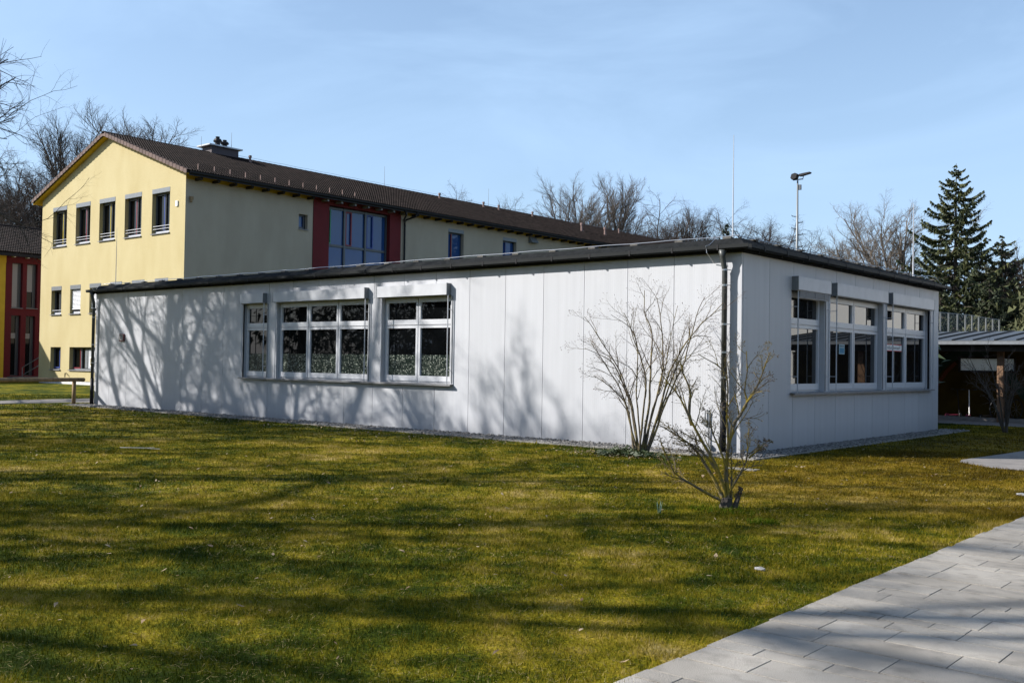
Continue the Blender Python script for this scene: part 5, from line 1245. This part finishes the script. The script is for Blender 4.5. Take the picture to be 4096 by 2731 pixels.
# fallen leaves
def leaves(P, smin, smax):
    n = len(P); s = rs.uniform(smin, smax, n); a = rs.uniform(0, 6.283, n); tl = rs.uniform(-.5, .5, (n, 2))
    prof = np.array([(-1, 0), (-.2, .55), (.5, .42), (1.1, 0), (.5, -.42), (-.2, -.55)])
    x = prof[None, :, 0]*s[:, None]; y = prof[None, :, 1]*s[:, None]*rs.uniform(.6, 1.2, (n, 1))
    X = x*np.cos(a)[:, None]-y*np.sin(a)[:, None]; Y = x*np.sin(a)[:, None]+y*np.cos(a)[:, None]
    Z = .022+rs.uniform(0, .02, n)[:, None]+x*tl[:, :1]+np.abs(y)*rs.uniform(-.5, .9, (n, 1)); Z = np.maximum(Z, .012)
    V = np.stack([X+P[:, :1], Y+P[:, 1:2], Z], -1).reshape(-1, 3)
    o = np.arange(n)[:, None]*6
    F = np.concatenate([np.stack([o[:, 0]+i, o[:, 0]+j, o[:, 0]+k], 1) for i, j, k in ((0, 1, 5), (1, 2, 4), (1, 4, 5), (2, 3, 4))])
    return V, F
p1, _ = scatter(900, 4, 17); p2, _ = scatter(260, 17, 34)
n = 900; p3 = np.stack([rs.uniform(-24, -4, n), -.75-np.abs(rs.normal(0, 1.0, n))], 1)
n = 260; p4 = np.stack([rs.normal(-1.7, .55, n), rs.normal(-1.75, .28, n)], 1)
Vl, Fl = leaves(np.concatenate([p1[:380], p2[:120], p3, p4]), .013, .034)
tag(link('fallen_leaves', mesh_np('fallen_leaves', Vl, Fl, 'leaf_dead')), 'dry pale fallen leaves scattered over the lawn', 'leaves', None, 'stuff')
# low green plants round the shrub feet, fresh grass tufts
def tuft(name, cx, cy, rad, n, h, m, label, cat, kind=None):
    a = rs.uniform(0, 6.283, n); r = rad*np.sqrt(rs.uniform(0, 1, n)); p = np.stack([cx+r*np.cos(a)*1.4, cy+r*np.sin(a)*.8, np.zeros(n)], 1)
    a2 = rs.uniform(0, 6.283, n); hh = h*rs.uniform(.5, 1.1, n); ln = rs.uniform(.2, .9, n)
    sd = np.stack([-np.sin(a2), np.cos(a2), 0*a2], 1)*.0035; tip = p+np.stack([np.cos(a2)*ln*hh, np.sin(a2)*ln*hh, hh*.85], 1)
    V = np.stack([p-sd, p+sd, tip], 1).reshape(-1, 3)
    return tag(link(name, mesh_np(name, V, np.arange(len(V)).reshape(-1, 3), m)), label, cat, None, kind)
mat('tuft_green', (0.050, 0.095, 0.004), 0.95, (0.080, 0.105, 0.005), 6, spec=0.05)
mat('stick_pale', (0.42, 0.40, 0.36), 0.8)
mat('stone_pale', (0.36, 0.35, 0.33), 0.9, (0.25, 0.24, 0.23), 20)
tuft('grass_tuft', 3.95, -7.1, .13, 420, .085, 'tuft_green', 'bright green grass tuft in front of the lichen covered shrub', 'grass tuft')
tuft('grass_tuft', 3.2, -6.55, .30, 700, .06, 'tuft_green', 'green grass ring around the foot of the lichen covered shrub', 'grass tuft')
V, F = merge([(leaf_blob('tmp', 3, 900, .45, .05, .05, 'ivy', .035).vertices and np.array([v.co for v in bpy.data.meshes['tmp'].vertices]), np.arange(2700).reshape(-1, 3))])
V[:, 0] *= 1.5; V[:, 2] = np.abs(V[:, 2]); V += np.array([-1.3, -1.65, 0])
tag(link('ground_cover', mesh_np('ground_cover', V, F, 'ivy')), 'low dark green plants at the foot of the shrub by the wall', 'plants', None, 'stuff')
sh_ = base(thing('bulb_shoots', 'pale blue green bulb shoots in the lawn left of the lichen covered shrub', 'plant'), (2.77, -7.18, 0))
for i, (a, l) in enumerate(((.2, .02), (1.9, .05), (3.3, .015), (4.6, .045), (5.6, .03))):
    MB().tube([(2.77+.012*math.cos(a), -7.18+.012*math.sin(a), 0), (2.77+(.012+l*.5)*math.cos(a), -7.18+(.012+l*.5)*math.sin(a), .07), (2.77+(.012+l)*math.cos(a), -7.18+(.012+l)*math.sin(a), .125)], [.006, .005, .001], 5).build('shoot', 'shoot_green', sh_)
tag(MB().tube([(-7.95, -7.55, .03), (-7.6, -7.36, .035), (-7.25, -7.2, .03)], [.007, .010, .006], 6).tube([(-7.55, -7.34, .035), (-7.3, -7.28, .06)], [.006, .003], 5).build('white_stick', 'stick_pale'), 'pale bleached stick lying on the left part of the lawn', 'stick')
for (x, y, s, lab) in ((4.98, -9.25, .036, 'flat pale stone beside the path edge'), (5.25, -2.45, .05, 'white stone on the dry lawn near the right edge')):
    v = ICO*np.array([s*1.5, s, s*.55])+np.array([x, y, s*.3]); tag(link('stone', mesh_np('stone', v, ICF, 'stone_pale')), lab, 'stone')
tag(MB().box(.95, 1.45, -2.35, -2.12, -.02, .016).build('drain_cover', 'kerbstone'), 'small grey drain cover in the lawn near the building corner', 'drain cover')
scene.render.film_transparent = False
